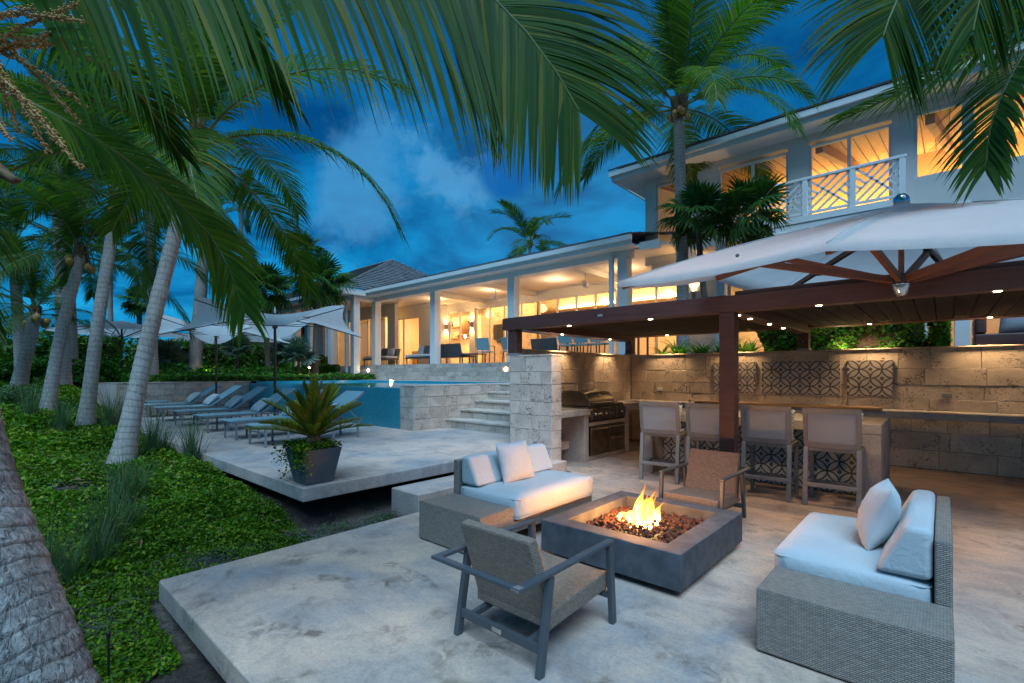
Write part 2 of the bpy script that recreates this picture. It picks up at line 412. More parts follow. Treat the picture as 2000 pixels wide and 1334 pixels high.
MT = dict(
    conc=concrete('patio_concrete', (.50,.385,.32), (.61,.445,.34), .9),
    deckc=concrete('deck_concrete', (.54,.445,.40), (.62,.48,.405), .4),
    conc_grey=concrete('kitchen_concrete', (.40,.36,.33), (.44,.385,.335), .2),
    basalt=plain('dark_cast_concrete', (.085,.088,.098), .8, 0, .3, 9, .3, .3),
    coral=coral('coral_stone', (.66,.54,.41), pit=.75),
    coralw=coral('pale_coral_stone', (.62,.54,.47), pit=.7),
    coralj=coral('coral_stone_courses', (.60,.52,.46), (.42,.155)),
    white=plain('white_paint', (.72,.71,.69), .55, 0, .04, 3),
    wall=plain('warm_white_render', (.66,.63,.58), .7, 0, .05, 2),
    wood_dk=wood('dark_hardwood', (.082,.034,.028)),
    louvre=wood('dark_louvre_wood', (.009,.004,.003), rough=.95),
    teak=wood('umbrella_hardwood', (.16,.052,.022)),
    teak_l=wood('light_teak', (.34,.20,.10)),
    plank=wood('ceiling_planks', (.55,.33,.15), 1, .6, 1),
    alu=plain('slate_powder_coat', (.075,.082,.09), .45, 0, .08, 12),
    alu_l=plain('taupe_powder_coat', (.22,.20,.185), .45, 0, .08, 12),
    alu_g=plain('grey_powder_coat', (.24,.25,.26), .45, 0, .08, 12),
    chrome=plain('polished_steel', (.62,.62,.62), .18, 1, .1, 3),
    steel=plain('brushed_steel', (.24,.225,.21), .32, 1, .25, 6),
    black=plain('black_metal', (.018,.018,.02), .4, 0, .2, 8),
    weave=weave('grey_brown_wicker', (.36,.30,.25), (.08,.066,.055), .024, .0095),
    weave_d=weave('chair_wicker', (.36,.27,.205), (.07,.056,.045), .022, .009),
    slat=weave('ribbed_wicker', (.30,.255,.21), (.05,.04,.03), .6, .024),
    cush=fabric('white_cushion_cloth', (.54,.575,.59)),
    canvas=fabric('white_canvas', (.86,.86,.85), trans=.5),
    sling=fabric('grey_blue_sling', (.28,.48,.54), .8, 400),
    mesh=fabric('pale_grey_mesh', (.46,.47,.49), .8, 500, trans=.2),
    pillow=fabric('pale_pillow_cloth', (.62,.66,.67)),
    planter=plain('grey_planter', (.12,.125,.135), .6, 0, .1, 6, .1),
    roof=coral('weathered_shake', (.20,.185,.18), pit=.3),
    soil=plain('dark_mulch', (.055,.04,.032), .95, 0, .5, 25, .5, .1),
    sand=plain('sandy_soil', (.24,.195,.15), .95, 0, .35, 12, .5, .1),
    trunk=trunkmat('palm_bark', (.38,.34,.31)),
    trunk_d=trunkmat('dark_palm_bark', (.13,.11,.09), .06),
    fibre=plain('palm_fibre', (.16,.10,.055), .9, 0, .5, 30, .4, .1),
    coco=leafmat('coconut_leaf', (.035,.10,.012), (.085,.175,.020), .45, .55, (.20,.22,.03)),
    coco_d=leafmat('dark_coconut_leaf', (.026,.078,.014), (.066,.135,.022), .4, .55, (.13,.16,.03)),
    rachis=plain('palm_rachis', (.13,.15,.045), .5, 0, .2, 5),
    fan=leafmat('fan_palm_leaf', (.028,.085,.020), (.075,.16,.034), .3, .4),
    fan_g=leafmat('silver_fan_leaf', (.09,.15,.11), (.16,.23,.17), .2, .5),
    coco_b=leafmat('lit_coconut_leaf', (.060,.165,.016), (.13,.26,.026), .45, .5, (.26,.30,.04)),  # brighter leaf copy: light on one near frond put into its colour
    coco_n=leafmat('deep_coconut_leaf', (.014,.058,.007), (.045,.110,.012), .36, .6, (.14,.15,.02)),  # deeper green leaf for the overhanging fronds
    cycad=leafmat('cycad_leaf', (.075,.13,.015), (.19,.22,.03), .3, .35, (.28,.16,.03)),
    cover=leafmat('ground_cover_leaf', (.028,.10,.008), (.14,.27,.016), .28, .45, (.32,.34,.04), 1.1, (.35,.42,.4), (1.4,1.3,1.0)),
    hedge=leafmat('hedge_leaf', (.022,.075,.014), (.065,.15,.022), .25, .45, (.11,.19,.03)),
    shrub=leafmat('garden_leaf', (.032,.12,.016), (.09,.24,.028), .3, .45),
    grass=leafmat('blue_green_grass', (.06,.14,.065), (.12,.21,.09), .25, .5, (.24,.19,.09)),
    twig=plain('dry_twig', (.18,.145,.14), .9, 0, .4, 20),
    flower=plain('orange_spikes', (.42,.24,.08), .8, 0, .3, 30),
    glass=glass_pane('window_glass', refl=.05),
    lamp=emis('lamp_warm', (1.0,.70,.34), 22),
    cove=emis('cove_warm', (1.0,.62,.16), 9),
    pooltile=None, water=None,
)
# ------------------------------------------------------------------ ground
def pool_tile():
    m, t, b = newmat('blue_mosaic'); uv = coord(t, 'UV')
    br = t.nodes.new('ShaderNodeTexBrick'); t.links.new(uv, br.inputs['Vector']); br.offset = 0
    br.inputs['Scale'].default_value = 1; br.inputs['Brick Width'].default_value = .03; br.inputs['Row Height'].default_value = .03; br.inputs['Mortar Size'].default_value = .002
    br.inputs['Color1'].default_value = (.016,.25,.34,1); br.inputs['Color2'].default_value = (.03,.34,.45,1); br.inputs['Mortar'].default_value = (.04,.26,.34,1)
    t.links.new(mixc_(t, .5, br.outputs[0], rampn(t, noise(t, uv, 1.5, 4), [(.3,(.7,.75,.8)),(.7,(1.2,1.15,1.1))]), 'MULTIPLY'), b.inputs['Base Color'])
    b.inputs['Roughness'].default_value = .22; return m
MT['pooltile'] = pool_tile()
def water_mat():
    m, t, b = newmat('pool_water'); v = coord(t)
    t.links.new(rampn(t, noise(t, v, 1.2, 3), [(.3, (.02,.28,.40)), (.7, (.05,.42,.52))]), b.inputs['Base Color'])
    b.inputs['Roughness'].default_value = .04; b.inputs['IOR'].default_value = 1.33
    bump(t, b, noise(t, v, 5, 3), .05, .02); return m
MT['water'] = water_mat()

GX = [-400,-60,-25,-15.4,-11.9,-10.7,-7.8,-6,-5,-4,-2,5,400]; GZ = [1.0,1.3,1.25,1.1,.73,.56,.30,.06,-.08,-.25,-.3,-.3,-.4]
def sstep(a, b, x):
    t = np.clip((x - a) / (b - a), 0, 1); return t * t * (3 - 2 * t)
def ground_z(x, y):
    x = np.asarray(x, float); y = np.asarray(y, float)
    g = np.interp(x, GX, GZ) - .25 * sstep(0.4, -6, y) * sstep(-3, -9, x)
    g = g + .05 * np.sin(x * 1.7 + 1) * np.sin(y * 1.9) * sstep(-3.5, -6, x)
    t = sstep(1.45, 2.12, y); near = g * (1 - t) + np.minimum(g, .17) * t
    t2 = sstep(2.12, 2.35, y) * sstep(-17.3, -17.0, x)
    return near * (1 - t2) + np.minimum(near, np.where(x < -4.95, .05, -.12)) * t2
def grid_mesh(name, xs, ys, zf, mat):
    X, Y_ = np.meshgrid(xs, ys, indexing='ij'); Z = zf(X, Y_)
    n, m_ = len(xs), len(ys); co = np.stack([X, Y_, Z], -1).reshape(-1, 3)
    i = np.arange(n - 1)[:, None] * m_ + np.arange(m_ - 1)[None, :]; i = i.ravel()
    f = np.stack([i, i + m_, i + m_ + 1, i + 1], -1)
    me = bpy.data.meshes.new(name); me.from_pydata(co.tolist(), [], f.tolist()); me.materials.append(mat); me.shade_smooth()
    o = bpy.data.objects.new(name, me); COL.objects.link(o); return o
xs = np.unique(np.concatenate([np.linspace(-600, -40, 20), np.linspace(-40, -17.6, 30), np.linspace(-17.5, -3, 120), np.linspace(-3, 4, 20), np.linspace(5, 600, 20)]))
ys = np.unique(np.concatenate([np.linspace(-600, -10, 15), np.linspace(-9, -1.5, 30), np.linspace(-1.5, 3, 70), np.linspace(3.2, 20, 25), np.linspace(22, 600, 15)]))
def groundmat():
    m, t, b = newmat('sandy_mulch_ground'); v = coord(t)
    n = noise(t, v, .9, 5, .6, .6); f = noise(t, v, 30, 5, .7)
    c = rampn(t, n, [(.35, (.045,.036,.032)), (.5, (.10,.08,.066)), (.62, (.22,.18,.145))])
    c = mixc_(t, .7, c, rampn(t, f, [(.3, (.45,.45,.45)), (.7, (1.3,1.3,1.3))]), 'MULTIPLY')
    t.links.new(c, b.inputs['Base Color']); b.inputs['Roughness'].default_value = .95; b.inputs['Specular IOR Level'].default_value = .1
    bump(t, b, f, .8, .03); return m
struct(grid_mesh('ground', xs, ys, ground_z, groundmat()))

# ------------------------------------------------------------------ slabs
ZU = .34; ZP = 1.263; ZT = 1.885
o = MB().prism([(-4.247,.896),(14,.896),(14,10.0),(-5.3,10.0),(-5.3,6.14),(-4.247,6.14)], -.155, 0).build('lower_patio', MT['conc'], bevel=.012); struct(o)
o = MB().box(-16.78, -4.822, 2.219, 6.9, ZU-.145, ZU).build('upper_deck', MT['deckc'], bevel=.012); struct(o)
o = MB().box(-4.80, -4.28, 3.25, 6.05, -.16, .17).build('concrete_step', MT['deckc'], bevel=.012); struct(o)
MB().box(-16.6, -6.2, 3.6, 6.5, -.6, ZU-.15).build('deck_footing', MT['conc_grey'], bpy.data.objects['upper_deck'])
MB().box(-3.7, 13.5, 1.5, 9.5, -.6, -.16).build('patio_footing', MT['conc_grey'], bpy.data.objects['lower_patio'])

# ------------------------------------------------------------------ stone walls built of blocks
def stones(parent, org, u, n, width, zs, mat, seed, wr=(.38,.8), proud=.022, gap=.003, skip=None):
    """org: world point at wall foot; u: unit run direction; n: outward normal; zs: course boundaries"""
    rnd = random.Random(seed); org, u, n = V(org), V(u), V(n); flip = u.cross(V((0,0,1))).dot(n) < 0
    root = parent
    while root.parent: root = root.parent
    for i in range(len(zs) - 1):
        z0, z1 = zs[i], zs[i+1]; x = 0; first = True
        while x < width - 1e-4:
            w = rnd.uniform(*wr) * (.55 if first and i % 2 else 1); first = False
            x1 = x + w
            if width - x1 < wr[0] * .45: x1 = width
            x1 = min(x1, width)
            if skip is None or not skip((x + x1) / 2, (z0 + z1) / 2):
                pr = proud + rnd.uniform(-.003, .003); g = gap; c = .003
                def P(a, z, q): return org + u * a + V((0,0,z)) + n * q - root.location
                back = [P(x+g, z0+g, 0), P(x1-g, z0+g, 0), P(x1-g, z1-g, 0), P(x+g, z1-g, 0)]
                mid = [P(x+g, z0+g, pr-c), P(x1-g, z0+g, pr-c), P(x1-g, z1-g, pr-c), P(x+g, z1-g, pr-c)]
                fr = [P(x+g+c, z0+g+c, pr), P(x1-g-c, z0+g+c, pr), P(x1-g-c, z1-g-c, pr), P(x+g+c, z1-g-c, pr)]
                cen = sum(fr, V((0,0,0))) / 4
                vs = [p - cen for p in back + mid + fr]
                fs = [(8,9,10,11)] + [(a, (a+1) % 4, (a+1) % 4 + 4, a + 4) for a in range(4)] + [(a+4, (a+1) % 4 + 4, (a+1) % 4 + 8, a + 8) for a in range(4)]
                if flip: fs = [tuple(reversed(f)) for f in fs]
                me = bpy.data.meshes.new('stone'); me.from_pydata([tuple(p) for p in vs], [], fs); me.materials.append(mat)
                o = bpy.data.objects.new('stone', me); COL.objects.link(o); o.parent = parent; o.location = cen
            x = x1

# pillar wall on the patio edge
pw = thing('stone_pillar', 'free-standing coral stone wall end carrying the pergola post, beside the deck', 'stone wall', (-4.87, 6.0, 0))
MB().box(-5.29, -4.47, 5.90, 6.12, 0, 1.775).build('core', MT['conc_grey'], pw, True)
zsP = [0, .35, .62, .85, 1.06, 1.33, 1.53, 1.775]
stones(pw, (-5.302, 5.90, 0), (1,0,0), (0,-1,0), .856, zsP, MT['coralw'], 3, (.2,.5))
stones(pw, (-4.47, 5.88, 0), (0,1,0), (1,0,0), .26, zsP, MT['coralw'], 4, (.5,.6))
MB().box(-5.305, -4.443, 5.874, 6.142, 1.775, 1.80).build('coping', MT['coralw'], pw, True, bevel=.005)
MB().box(-4.80, -4.72, 5.865, 5.876, .36, .44).build('outlet_cover', MT['alu_g'], pw, True, bevel=.004)

# kitchen walls
kw = thing('kitchen_back_wall', 'long coral stone wall behind the outdoor kitchen counter with patterned tile panels', 'stone wall', (-1.0, 10.1, 0))
MB().box(-5.55, 9.0, 10.03, 10.25, 0, 1.90).build('core', MT['conc_grey'], kw, True)
zsB = [0, .30, .58, .90, 1.10, 1.32, 1.58, 1.90]
panels = [(-3.45,-2.66), (-2.56,-1.32), (-1.22,-.60)]
def skipB(a, z):
    x = -5.3 + a
    return any(p0 - .05 < x < p1 + .05 for p0, p1 in panels) and 1.10 < z < 1.75
stones(kw, (-5.28, 10.03, 0), (1,0,0), (0,-1,0), 8.3, zsB, MT['coral'], 11, (.38,.78), skip=None)
MB().box(-5.56, 9.0, 9.99, 10.26, 1.90, 1.925).build('coping', MT['coral'], kw, True, bevel=.005)
tm = tilemat('grey_pattern_tile', (.56,.49,.40), (.05,.042,.04), .31)
for a, b_ in panels:
    nx = max(2, round((b_ - a) / .31)); tw = (b_ - a) / nx
    for i in range(nx):
        for j in range(2):
            x0 = a + i * tw; z0 = 1.125 + j * .30
            t_ = MB().box(x0+.002, x0+tw-.002, 9.988, 10.02, z0+.002, z0+.298).build('tile', tm, kw, True)
            uvd = t_.data.uv_layers[0].data
            for lp in t_.data.loops:
                c = t_.data.vertices[lp.vertex_index].co; uvd[lp.index].uv = ((c.x + 1.0 - x0 + .002) / tw * .31, (c.z - z0) / .30 * .31)
MB().box(-.005, .115, 9.985, 10.01, 1.13, 1.20).build('outlet_cover', MT['alu_g'], kw, True, bevel=.004)
MB().box(-4.66, -4.55, 9.985, 10.01, 1.13, 1.20).build('outlet_cover', MT['white'], kw, True, bevel=.004)

gw = thing('grill_side_wall', 'coral stone wall behind the steel grill, meeting the long wall in a corner', 'stone wall', (-5.4, 8.0, 0))
MB().box(-5.53, -5.33, 6.13, 10.0, 0, 1.90).build('core', MT['conc_grey'], gw, True)
stones(gw, (-5.33, 6.14, 0), (0,1,0), (1,0,0), 3.86, zsB, MT['coral'], 21, (.38,.75))
MB().box(-5.55, -5.29, 6.13, 9.985, 1.90, 1.925).build('coping', MT['coral'], gw, True, bevel=.005)

# ------------------------------------------------------------------ pool terrace
pl = thing('infinity_pool', 'infinity pool with blue mosaic overflow wall above the lounger deck', 'pool', (-12, 6, ZU))
MB().box(-16.75, -8.485, 5.96, 6.16, ZU-.05, 1.19).build('overflow_wall', MT['pooltile'], pl, True, bevel=.008)
MB().box(-16.75, -8.485, 10.1, 10.2, .8, 1.255).build('far_wall', MT['pooltile'], pl, True)
MB().box(-16.75, -16.6, 6.16, 10.1, .8, 1.255).build('end_wall', MT['pooltile'], pl, True)
MB().lathe([(.0,-.01),(.06,-.01),(.06,.005),(.0,.005)], 14).build('pool_light', MT['lamp'], pl)
lo = pl.children[-1]; lo.rotation_euler = (R(90), 0, 0); lo.location = V((-14.9, 10.08, 1.228)) - V((-12, 6, ZU))
o = MB().box(-16.6, -8.485, 5.965, 10.1, 1.0, 1.205).build('pool_water', MT['water']); struct(o)
pf = thing('pool_pier_wall', 'low coral stone wall closing the right end of the pool beside the stair', 'stone wall', (-8.25, 7.2, ZU))
MB().box(-8.46, -8.04, 5.985, 10.2, ZU-.1, 1.235).build('core', MT['conc_grey'], pf, True)
zsQ = [ZU, .56, .80, 1.02, 1.235]
stones(pf, (-8.48, 5.985, 0), (1,0,0), (0,-1,0), .455, zsQ, MT['coralw'], 31, (.2,.3))
stones(pf, (-8.04, 5.963, 0), (0,1,0), (1,0,0), 2.64, zsQ, MT['coralw'], 32, (.4,.75))
MB().box(-8.484, -8.016, 5.958, 10.2, 1.235, ZP).build('coping', MT['coralw'], pf, True, bevel=.005)
st = thing('stone_stair', 'coral stone steps with pale treads rising to the pool terrace', 'stair', (-6.8, 7.6, ZU))
for k in range(5):
    y0 = 6.81 + .43 * k; z1 = ZU + .1846 * (k + 1)
    r_ = MB().box(-8.015, -5.56, y0 + .02, y0 + (.47 if k < 4 else 2.0), z1 - .1846 if k else ZU - .05, z1 - .04).build('riser', MT['coralj'], st, True)
    MB().box(-8.014, -5.56, y0, y0 + (.45 if k < 4 else 2.0), z1 - .04, z1).build('tread', MT['coralw'], st, True, bevel=.006)
o = MB().box(-19.4, -5.56, 10.2, 11.0, .6, ZP - .004).build('pool_terrace', MT['coralw']); struct(o)
o = MB().box(-8.0, -5.56, 10.19, 10.2, .6, ZP - .006).build('pool_terrace_edge', MT['coralw']); struct(o)
ew = thing('deck_end_wall', 'coral stone retaining wall at the far end of the lounger deck below the shrubs', 'stone wall', (-16.9, 4, ZU))
MB().box(-17.1, -16.8, 2.1, 6.0, ZU - .2, 1.225).build('core', MT['conc_grey'], ew, True)
stones(ew, (-16.8, 2.6, 0), (0,1,0), (1,0,0), 3.36, [ZU, .52, .70, .88, 1.06, 1.225], MT['coralw'], 41, (.35,.6), .015)
MB().box(-16.82, -16.775, 2.1, 2.6, ZU, 1.225).build('render_panel', MT['wall'], ew, True)
MB().box(-17.12, -16.765, 2.08, 6.02, 1.225, 1.26).build('coping', MT['coralw'], ew, True, bevel=.005)

# house terrace with its long flight of steps
ts = thing('terrace_steps', 'long flight of shallow coral stone steps below the veranda', 'stair', (-12, 11.4, ZP))
for k in range(4):
    y0 = 11.0 + .28 * k; z1 = ZP + .1555 * (k + 1)
    MB().box(-19.5, -5.56, y0, y0 + (.3 if k < 3 else .5), (z1 - .1555), z1).build('step', MT['coralj'], ts, True, bevel=.006)
for x in (-18.8, -10.6):
    l_ = MB().lathe([(0,-.01),(.055,-.01),(.055,.008),(0,.008)], 12).build('step_light', MT['lamp'], ts); l_.rotation_euler = (R(90),0,0); l_.location = V((x, 11.55, ZP + .39)) - ts.location
o = MB().box(-34, -5.56, 12.34, 22, 1.0, ZT - .004).build('veranda_floor', MT['deckc']); struct(o)
o = MB().box(-5.55, 14, 10.25, 22, 1.0, ZT - .02).build('planting_bed', MT['soil']); struct(o)
o = MB().box(-70, -19.5, 6.5, 60, .5, 1.25).build('upper_garden_ground', MT['soil']); struct(o)
MB().box(-19.5, -17.1, 5.0, 11, .5, 1.245).build('garden_strip', MT['soil'], o)
MB().box(-70, -17.1, 2.4, 6.5, .5, 1.24).build('garden_strip', MT['soil'], o)
# ------------------------------------------------------------------ house
HS = thing('house', 'white two storey house with lit veranda, long eaves and shake roofs', 'house', (-10, 16, ZT))
CW = .15
def hb(name, mat, *b, parent=HS, bevel=0):
    return MB().box(*b).build(name, mat, parent, True, bevel=bevel)
def frame_window(x0, x1, y, z0, z1, mull=(), fr=.07, trans=(), parent=HS, pane=True, depth=.08, mat='white'):
    """window at plane y facing the garden; mull: x positions of mullions"""
    w = MB().box(x0, x0+fr, y-depth/2, y+depth/2, z0, z1).box(x1-fr, x1, y-depth/2, y+depth/2, z0, z1).box(x0+fr, x1-fr, y-depth/2, y+depth/2, z1-fr, z1).box(x0+fr, x1-fr, y-depth/2, y+depth/2, z0, z0+fr*.7).build('window_frame', MT[mat], parent, True)
    for m_ in mull: MB().box(m_-fr*.55, m_+fr*.55, y-depth/2+.002, y+depth/2-.002, z0+fr*.7, z1-fr).build('mullion', MT[mat], w, True)
    xs_ = [x0+fr] + list(mull) + [x1-fr]
    if pane:
        for a, b in zip(xs_[:-1], xs_[1:]):
            MB().box(a, b, y-.006, y+.006, z0+fr*.6, z1-fr*.9).build('pane', MT['glass'], w, True)
    return w
# veranda columns
for x in (-19.18, -14.99, -10.84, -6.66):
    hb('column', MT['white'], x-CW, x+CW, 12.05, 12.35, ZT-.02, 4.74, bevel=.01)
for x in (-24.9, -23.26, -21.2, -19.2):
    hb('column', MT['white'], x-.15, x+.15, 11.0, 11.3, 1.25, 4.74, bevel=.01)
hb('downpipe', MT['white'], -19.55, -19.45, 10.85, 10.95, 1.3, 4.8)
hb('downpipe', MT['white'], -6.98, -6.87, 11.88, 11.99, ZT, 4.8)
# beams, ceiling, fascia
hb('veranda_beam', MT['white'], -19.4, -6.45, 12.02, 12.38, 4.74, 5.02)
hb('pavilion_beam', MT['white'], -30, -18.98, 10.98, 11.34, 4.74, 5.02)
hb('pavilion_side_beam', MT['white'], -19.38, -19.0, 11.34, 12.02, 4.74, 5.02)
hb('veranda_ceiling', MT['wall'], -18.98, -5.5, 12.38, 16.2, 4.98, 5.06)
hb('pavilion_ceiling', MT['wall'], -30, -18.98, 11.34, 15, 4.98, 5.06)
for x in (-16.0, -12.9, -8.75): hb('ceiling_beam', MT['wall'], x-.12, x+.12, 12.40, 16.0, 4.80, 4.975)
fx = hb('fascia', MT['white'], -19.0, -6.1, 11.50, 11.55, 4.90, 5.13)
hb('gutter', MT['white'], -19.0, -6.06, 11.40, 11.498, 5.02, 5.15)
hb('soffit', MT['white'], -19.0, -6.1, 11.555, 12.02, 4.92, 4.95)
hb('fascia', MT['white'], -30.5, -18.85, 10.35, 10.40, 4.90, 5.13)
hb('gutter', MT['white'], -30.5, -18.80, 10.25, 10.348, 5.02, 5.15)
hb('fascia', MT['white'], -18.85, -18.80, 10.35, 11.50, 4.90, 5.13)
hb('soffit', MT['white'], -30.4, -18.86, 10.405, 10.98, 4.92, 4.95)
# roofs made of shake courses
def roof_courses(name, quadpts, rows, parent, joints=.32, seed=1):
    """quadpts: eave a, eave b, top b, top a (world). Overlapping courses of shakes, each course a row of uneven boards"""
    a, b, c, d = [V(p) for p in quadpts]; rnd = random.Random(seed); mb = MB()
    nrm = (b - a).cross(d - a).normalized()
    if nrm.z < 0: nrm = -nrm
    for i in range(rows):
        t0, t1 = i / rows, (i + 1.25) / rows; t1 = min(t1, 1)
        p0, p1 = a.lerp(d, t0), b.lerp(c, t0); q0, q1 = a.lerp(d, t1), b.lerp(c, t1)
        Lr = (p1 - p0).length; n = max(1, int(Lr / joints)); x = 0.0
        while x < 1:
            x1 = min(1, x + rnd.uniform(.6, 1.4) / n); g = .006 / max(Lr, .1)
            lift = nrm * (.048 + rnd.uniform(-.006, .008)); low = nrm * .004
            A, B = p0.lerp(p1, x + g), p0.lerp(p1, max(x + g, x1 - g)); C_, D_ = q0.lerp(q1, x1 - g), q0.lerp(q1, x + g)
            mb.add([A + lift, B + lift, C_ + low, D_ + low, A, B], [(0,1,2,3), (4,5,1,0)])
            x = x1
    o = mb.build(name, MT['roof'], parent, True); stuff(o); return o
main_roof = hb('main_roof', MT['roof'], -18.9, -6.3, 16.0, 16.4, 5.06, 5.1)
roof_courses('shakes', [(-19.0, 11.42, 5.16), (-6.05, 11.42, 5.16), (-6.3, 16.6, 6.35), (-18.0, 16.6, 6.35)], 18, main_roof, .3, 3)
pv = hb('pavilion_roof', MT['roof'], -30.4, -18.9, 11.0, 21.0, 5.06, 5.09)
ap = V((-22.6, 15.4, 7.75)); ap2 = V((-26.6, 15.4, 7.75))
roof_courses('shakes', [(-30.5, 10.27, 5.16), (-18.78, 10.27, 5.16), ap, ap2], 22, pv, .3, 5)
roof_courses('shakes', [(-18.78, 10.27, 5.16), (-18.78, 20.5, 5.16), ap + V((0, .2, 0)), ap], 22, pv, .3, 6)
MB().tube([(-18.78, 10.27, 5.2), tuple(ap + V((0,0,.03)))], .05, 6).build('hip_cap', MT['roof'], pv, True)
MB().tube([tuple(ap + V((0,0,.03))), tuple(ap2 + V((0,0,.03)))], .05, 6).build('ridge_cap', MT['roof'], pv, True)
# living room behind the veranda
YG = 16.0
for x0, x1 in ((-20.05, -18.50), (-16.96, -16.60)):
    hb('wall', MT['wall'], x0, x1, YG-.1, YG+.1, ZT, 4.98)
hb('wall', MT['wall'], -16.60, -5.6, YG-.1, YG+.1, 4.64, 4.98)
hb('wall', MT['wall'], -18.50, -16.96, YG-.1, YG+.1, 4.60, 4.98)
frame_window(-18.50, -16.96, YG, ZT, 4.60, (-17.73,))
frame_window(-16.60, -9.03, YG, ZT, 4.64, (-15.65, -14.74, -13.73, -12.73, -11.79, -10.86, -9.98))
hb('wall', MT['wall'], -9.03, -8.5, YG-.1, YG+.1, ZT, 4.64)
frame_window(-8.5, -5.6, YG, ZT, 4.64, (-7.5, -6.6))
# pavilion glazing and door
hb('wall', MT['wall'], -20.85, -20.2, 13.9, 14.1, ZT, 4.98)
frame_window(-27.5, -20.85, 14.0, ZT, 4.45, (-26.0, -24.7, -23.66, -22.75, -21.8))
hb('wall', MT['wall'], -30, -20.85, 13.9, 14.1, 4.45, 4.98)
frame_window(-21.5, -19.6, 15.0, ZT, 4.40, (-21.0,))
hb('wall', MT['wall'], -21.5, -19.6, 14.9, 15.1, 4.40, 4.98)
hb('wall', MT['wall'], -19.6, -18.6, 14.9, 15.1, ZT, 4.98)
hb('wall', MT['wall'], -18.7, -18.6, 15.1, 15.9, ZT, 4.98)
# interior shell
hb('room_floor', MT['plank'], -30, -4, 16.1, 22.5, ZT-.05, ZT+.004)
hb('room_wall', MT['wall'], -30, -4, 21.0, 21.2, ZT, 6.4)
hb('tv_wall', MT['coralw'], -17.9, -14.3, 17.6, 17.75, ZT, 5.2)
hb('room_wall', MT['wall'], -23.0, -17.9, 18.3, 18.4, ZT, 5.2)
MB().hexa([(-30,16.1,4.98),(-4,16.1,4.98),(-4,21,5.9),(-30,21,5.9),(-30,16.1,5.03),(-4,16.1,5.03),(-4,21,5.95),(-30,21,5.95)]).build('room_ceiling', MT['plank'], HS, True)
for i in range(18):
    x = -18.4 + i * .8
    MB().bar((x, 16.2, 4.93), (x, 20.9, 5.80), .08, .12).build('rafter', MT['teak_l'], HS, True)
hb('cove_light', MT['cove'], -15.2, -4.5, 20.75, 20.85, 4.95, 5.05)
hb('cove_ledge', MT['wall'], -18.8, -4.0, 20.6, 21.0, 4.78, 4.90)
hb('shelf', MT['teak_l'], -21.4, -19.0, 18.0, 18.3, 4.10, 4.16)
hb('shelf', MT['teak_l'], -21.4, -19.0, 18.0, 18.3, 3.45, 3.51)
rnd = random.Random(5)
for sh in [o for o in HS.children if o.name.startswith('shelf')]:
    z = 4.16 if sh.name == 'shelf' else 3.51
    for k in range(6):
        x = -21.3 + k * .37; h = rnd.uniform(.12, .3)
        MB().box(x, x + rnd.uniform(.08,.2), 18.02, 18.25, z, z+h).build('ornament', MT[rnd.choice(['pillow','wood_dk','planter','wall'])], sh, True)
# pavilion interior
hb('room_wall', MT['wall'], -30, -23.0, 17.5, 17.6, ZT, 5)
hb('room_wall', MT['wall'], -27.4, -27.3, 14.1, 17.5, ZT, 4.98)
hb('room_wall', MT['wall'], -23.1, -23.0, 15.2, 18.3, ZT, 4.98)
hb('kitchen_cabinet', MT['teak_l'], -25.5, -22.0, 17.0, 17.5, ZT, 2.8)
hb('wall', MT['wall'], -34, -27.5, 13.9, 14.1, ZT-.6, 4.98)
# upper storey
YU = 13.6; X0 = -6.68
ups = [(-6.35, -5.1, 5.30, 7.10, (-5.7,)), (-4.55, -2.86, 5.05, 7.05, (-3.7,)), (-2.43, -.83, 5.02, 7.05, (-1.62,)), (-.46, .36, 5.70, 7.12, ()), (.42, 1.45, 5.70, 7.12, ()), (1.55, 3.2, 5.7, 7.12, ())]
for a, b, z0, z1, ml in ups: frame_window(a, b, YU, z0, z1, ml, .06)
xs_ = [X0] + [v for w in ups for v in (w[0], w[1])] + [5.0]
for i in range(0, len(xs_), 2):
    if xs_[i+1] - xs_[i] > .02: hb('wall', MT['wall'], xs_[i], xs_[i+1], YU-.1, YU+.1, 4.75, 7.12)
for a, b, z0, z1, ml in ups:
    hb('wall', MT['wall'], a, b, YU-.1, YU+.1, 4.75, z0)
hb('wall', MT['wall'], X0, 5.0, YU-.1, YU+.1, 7.12, 7.36)
hb('wall', MT['wall'], X0, X0+.2, YU+.1, 20, 4.75, 7.36)
hb('soffit', MT['white'], -7.35, 5.4, 12.86, YU-.1, 7.30, 7.34)
hb('soffit', MT['white'], -7.35, X0, YU-.1, 20, 7.30, 7.34)
hb('fascia', MT['white'], -7.38, 5.4, 12.80, 12.856, 7.28, 7.52)
hb('fascia', MT['white'], -7.43, -7.382, 12.80, 20, 7.28, 7.52)
hb('gutter', MT['white'], -7.46, 5.4, 12.70, 12.798, 7.40, 7.54)
ur = hb('upper_roof', MT['roof'], -7.3, 5.4, 12.9, 13.65, 7.53, 7.56)
roof_courses('shakes', [(-7.48, 12.68, 7.56), (5.4, 12.68, 7.56), (5.4, 17.5, 9.3), (-4.0, 17.5, 9.3)], 16, ur, .3, 9)
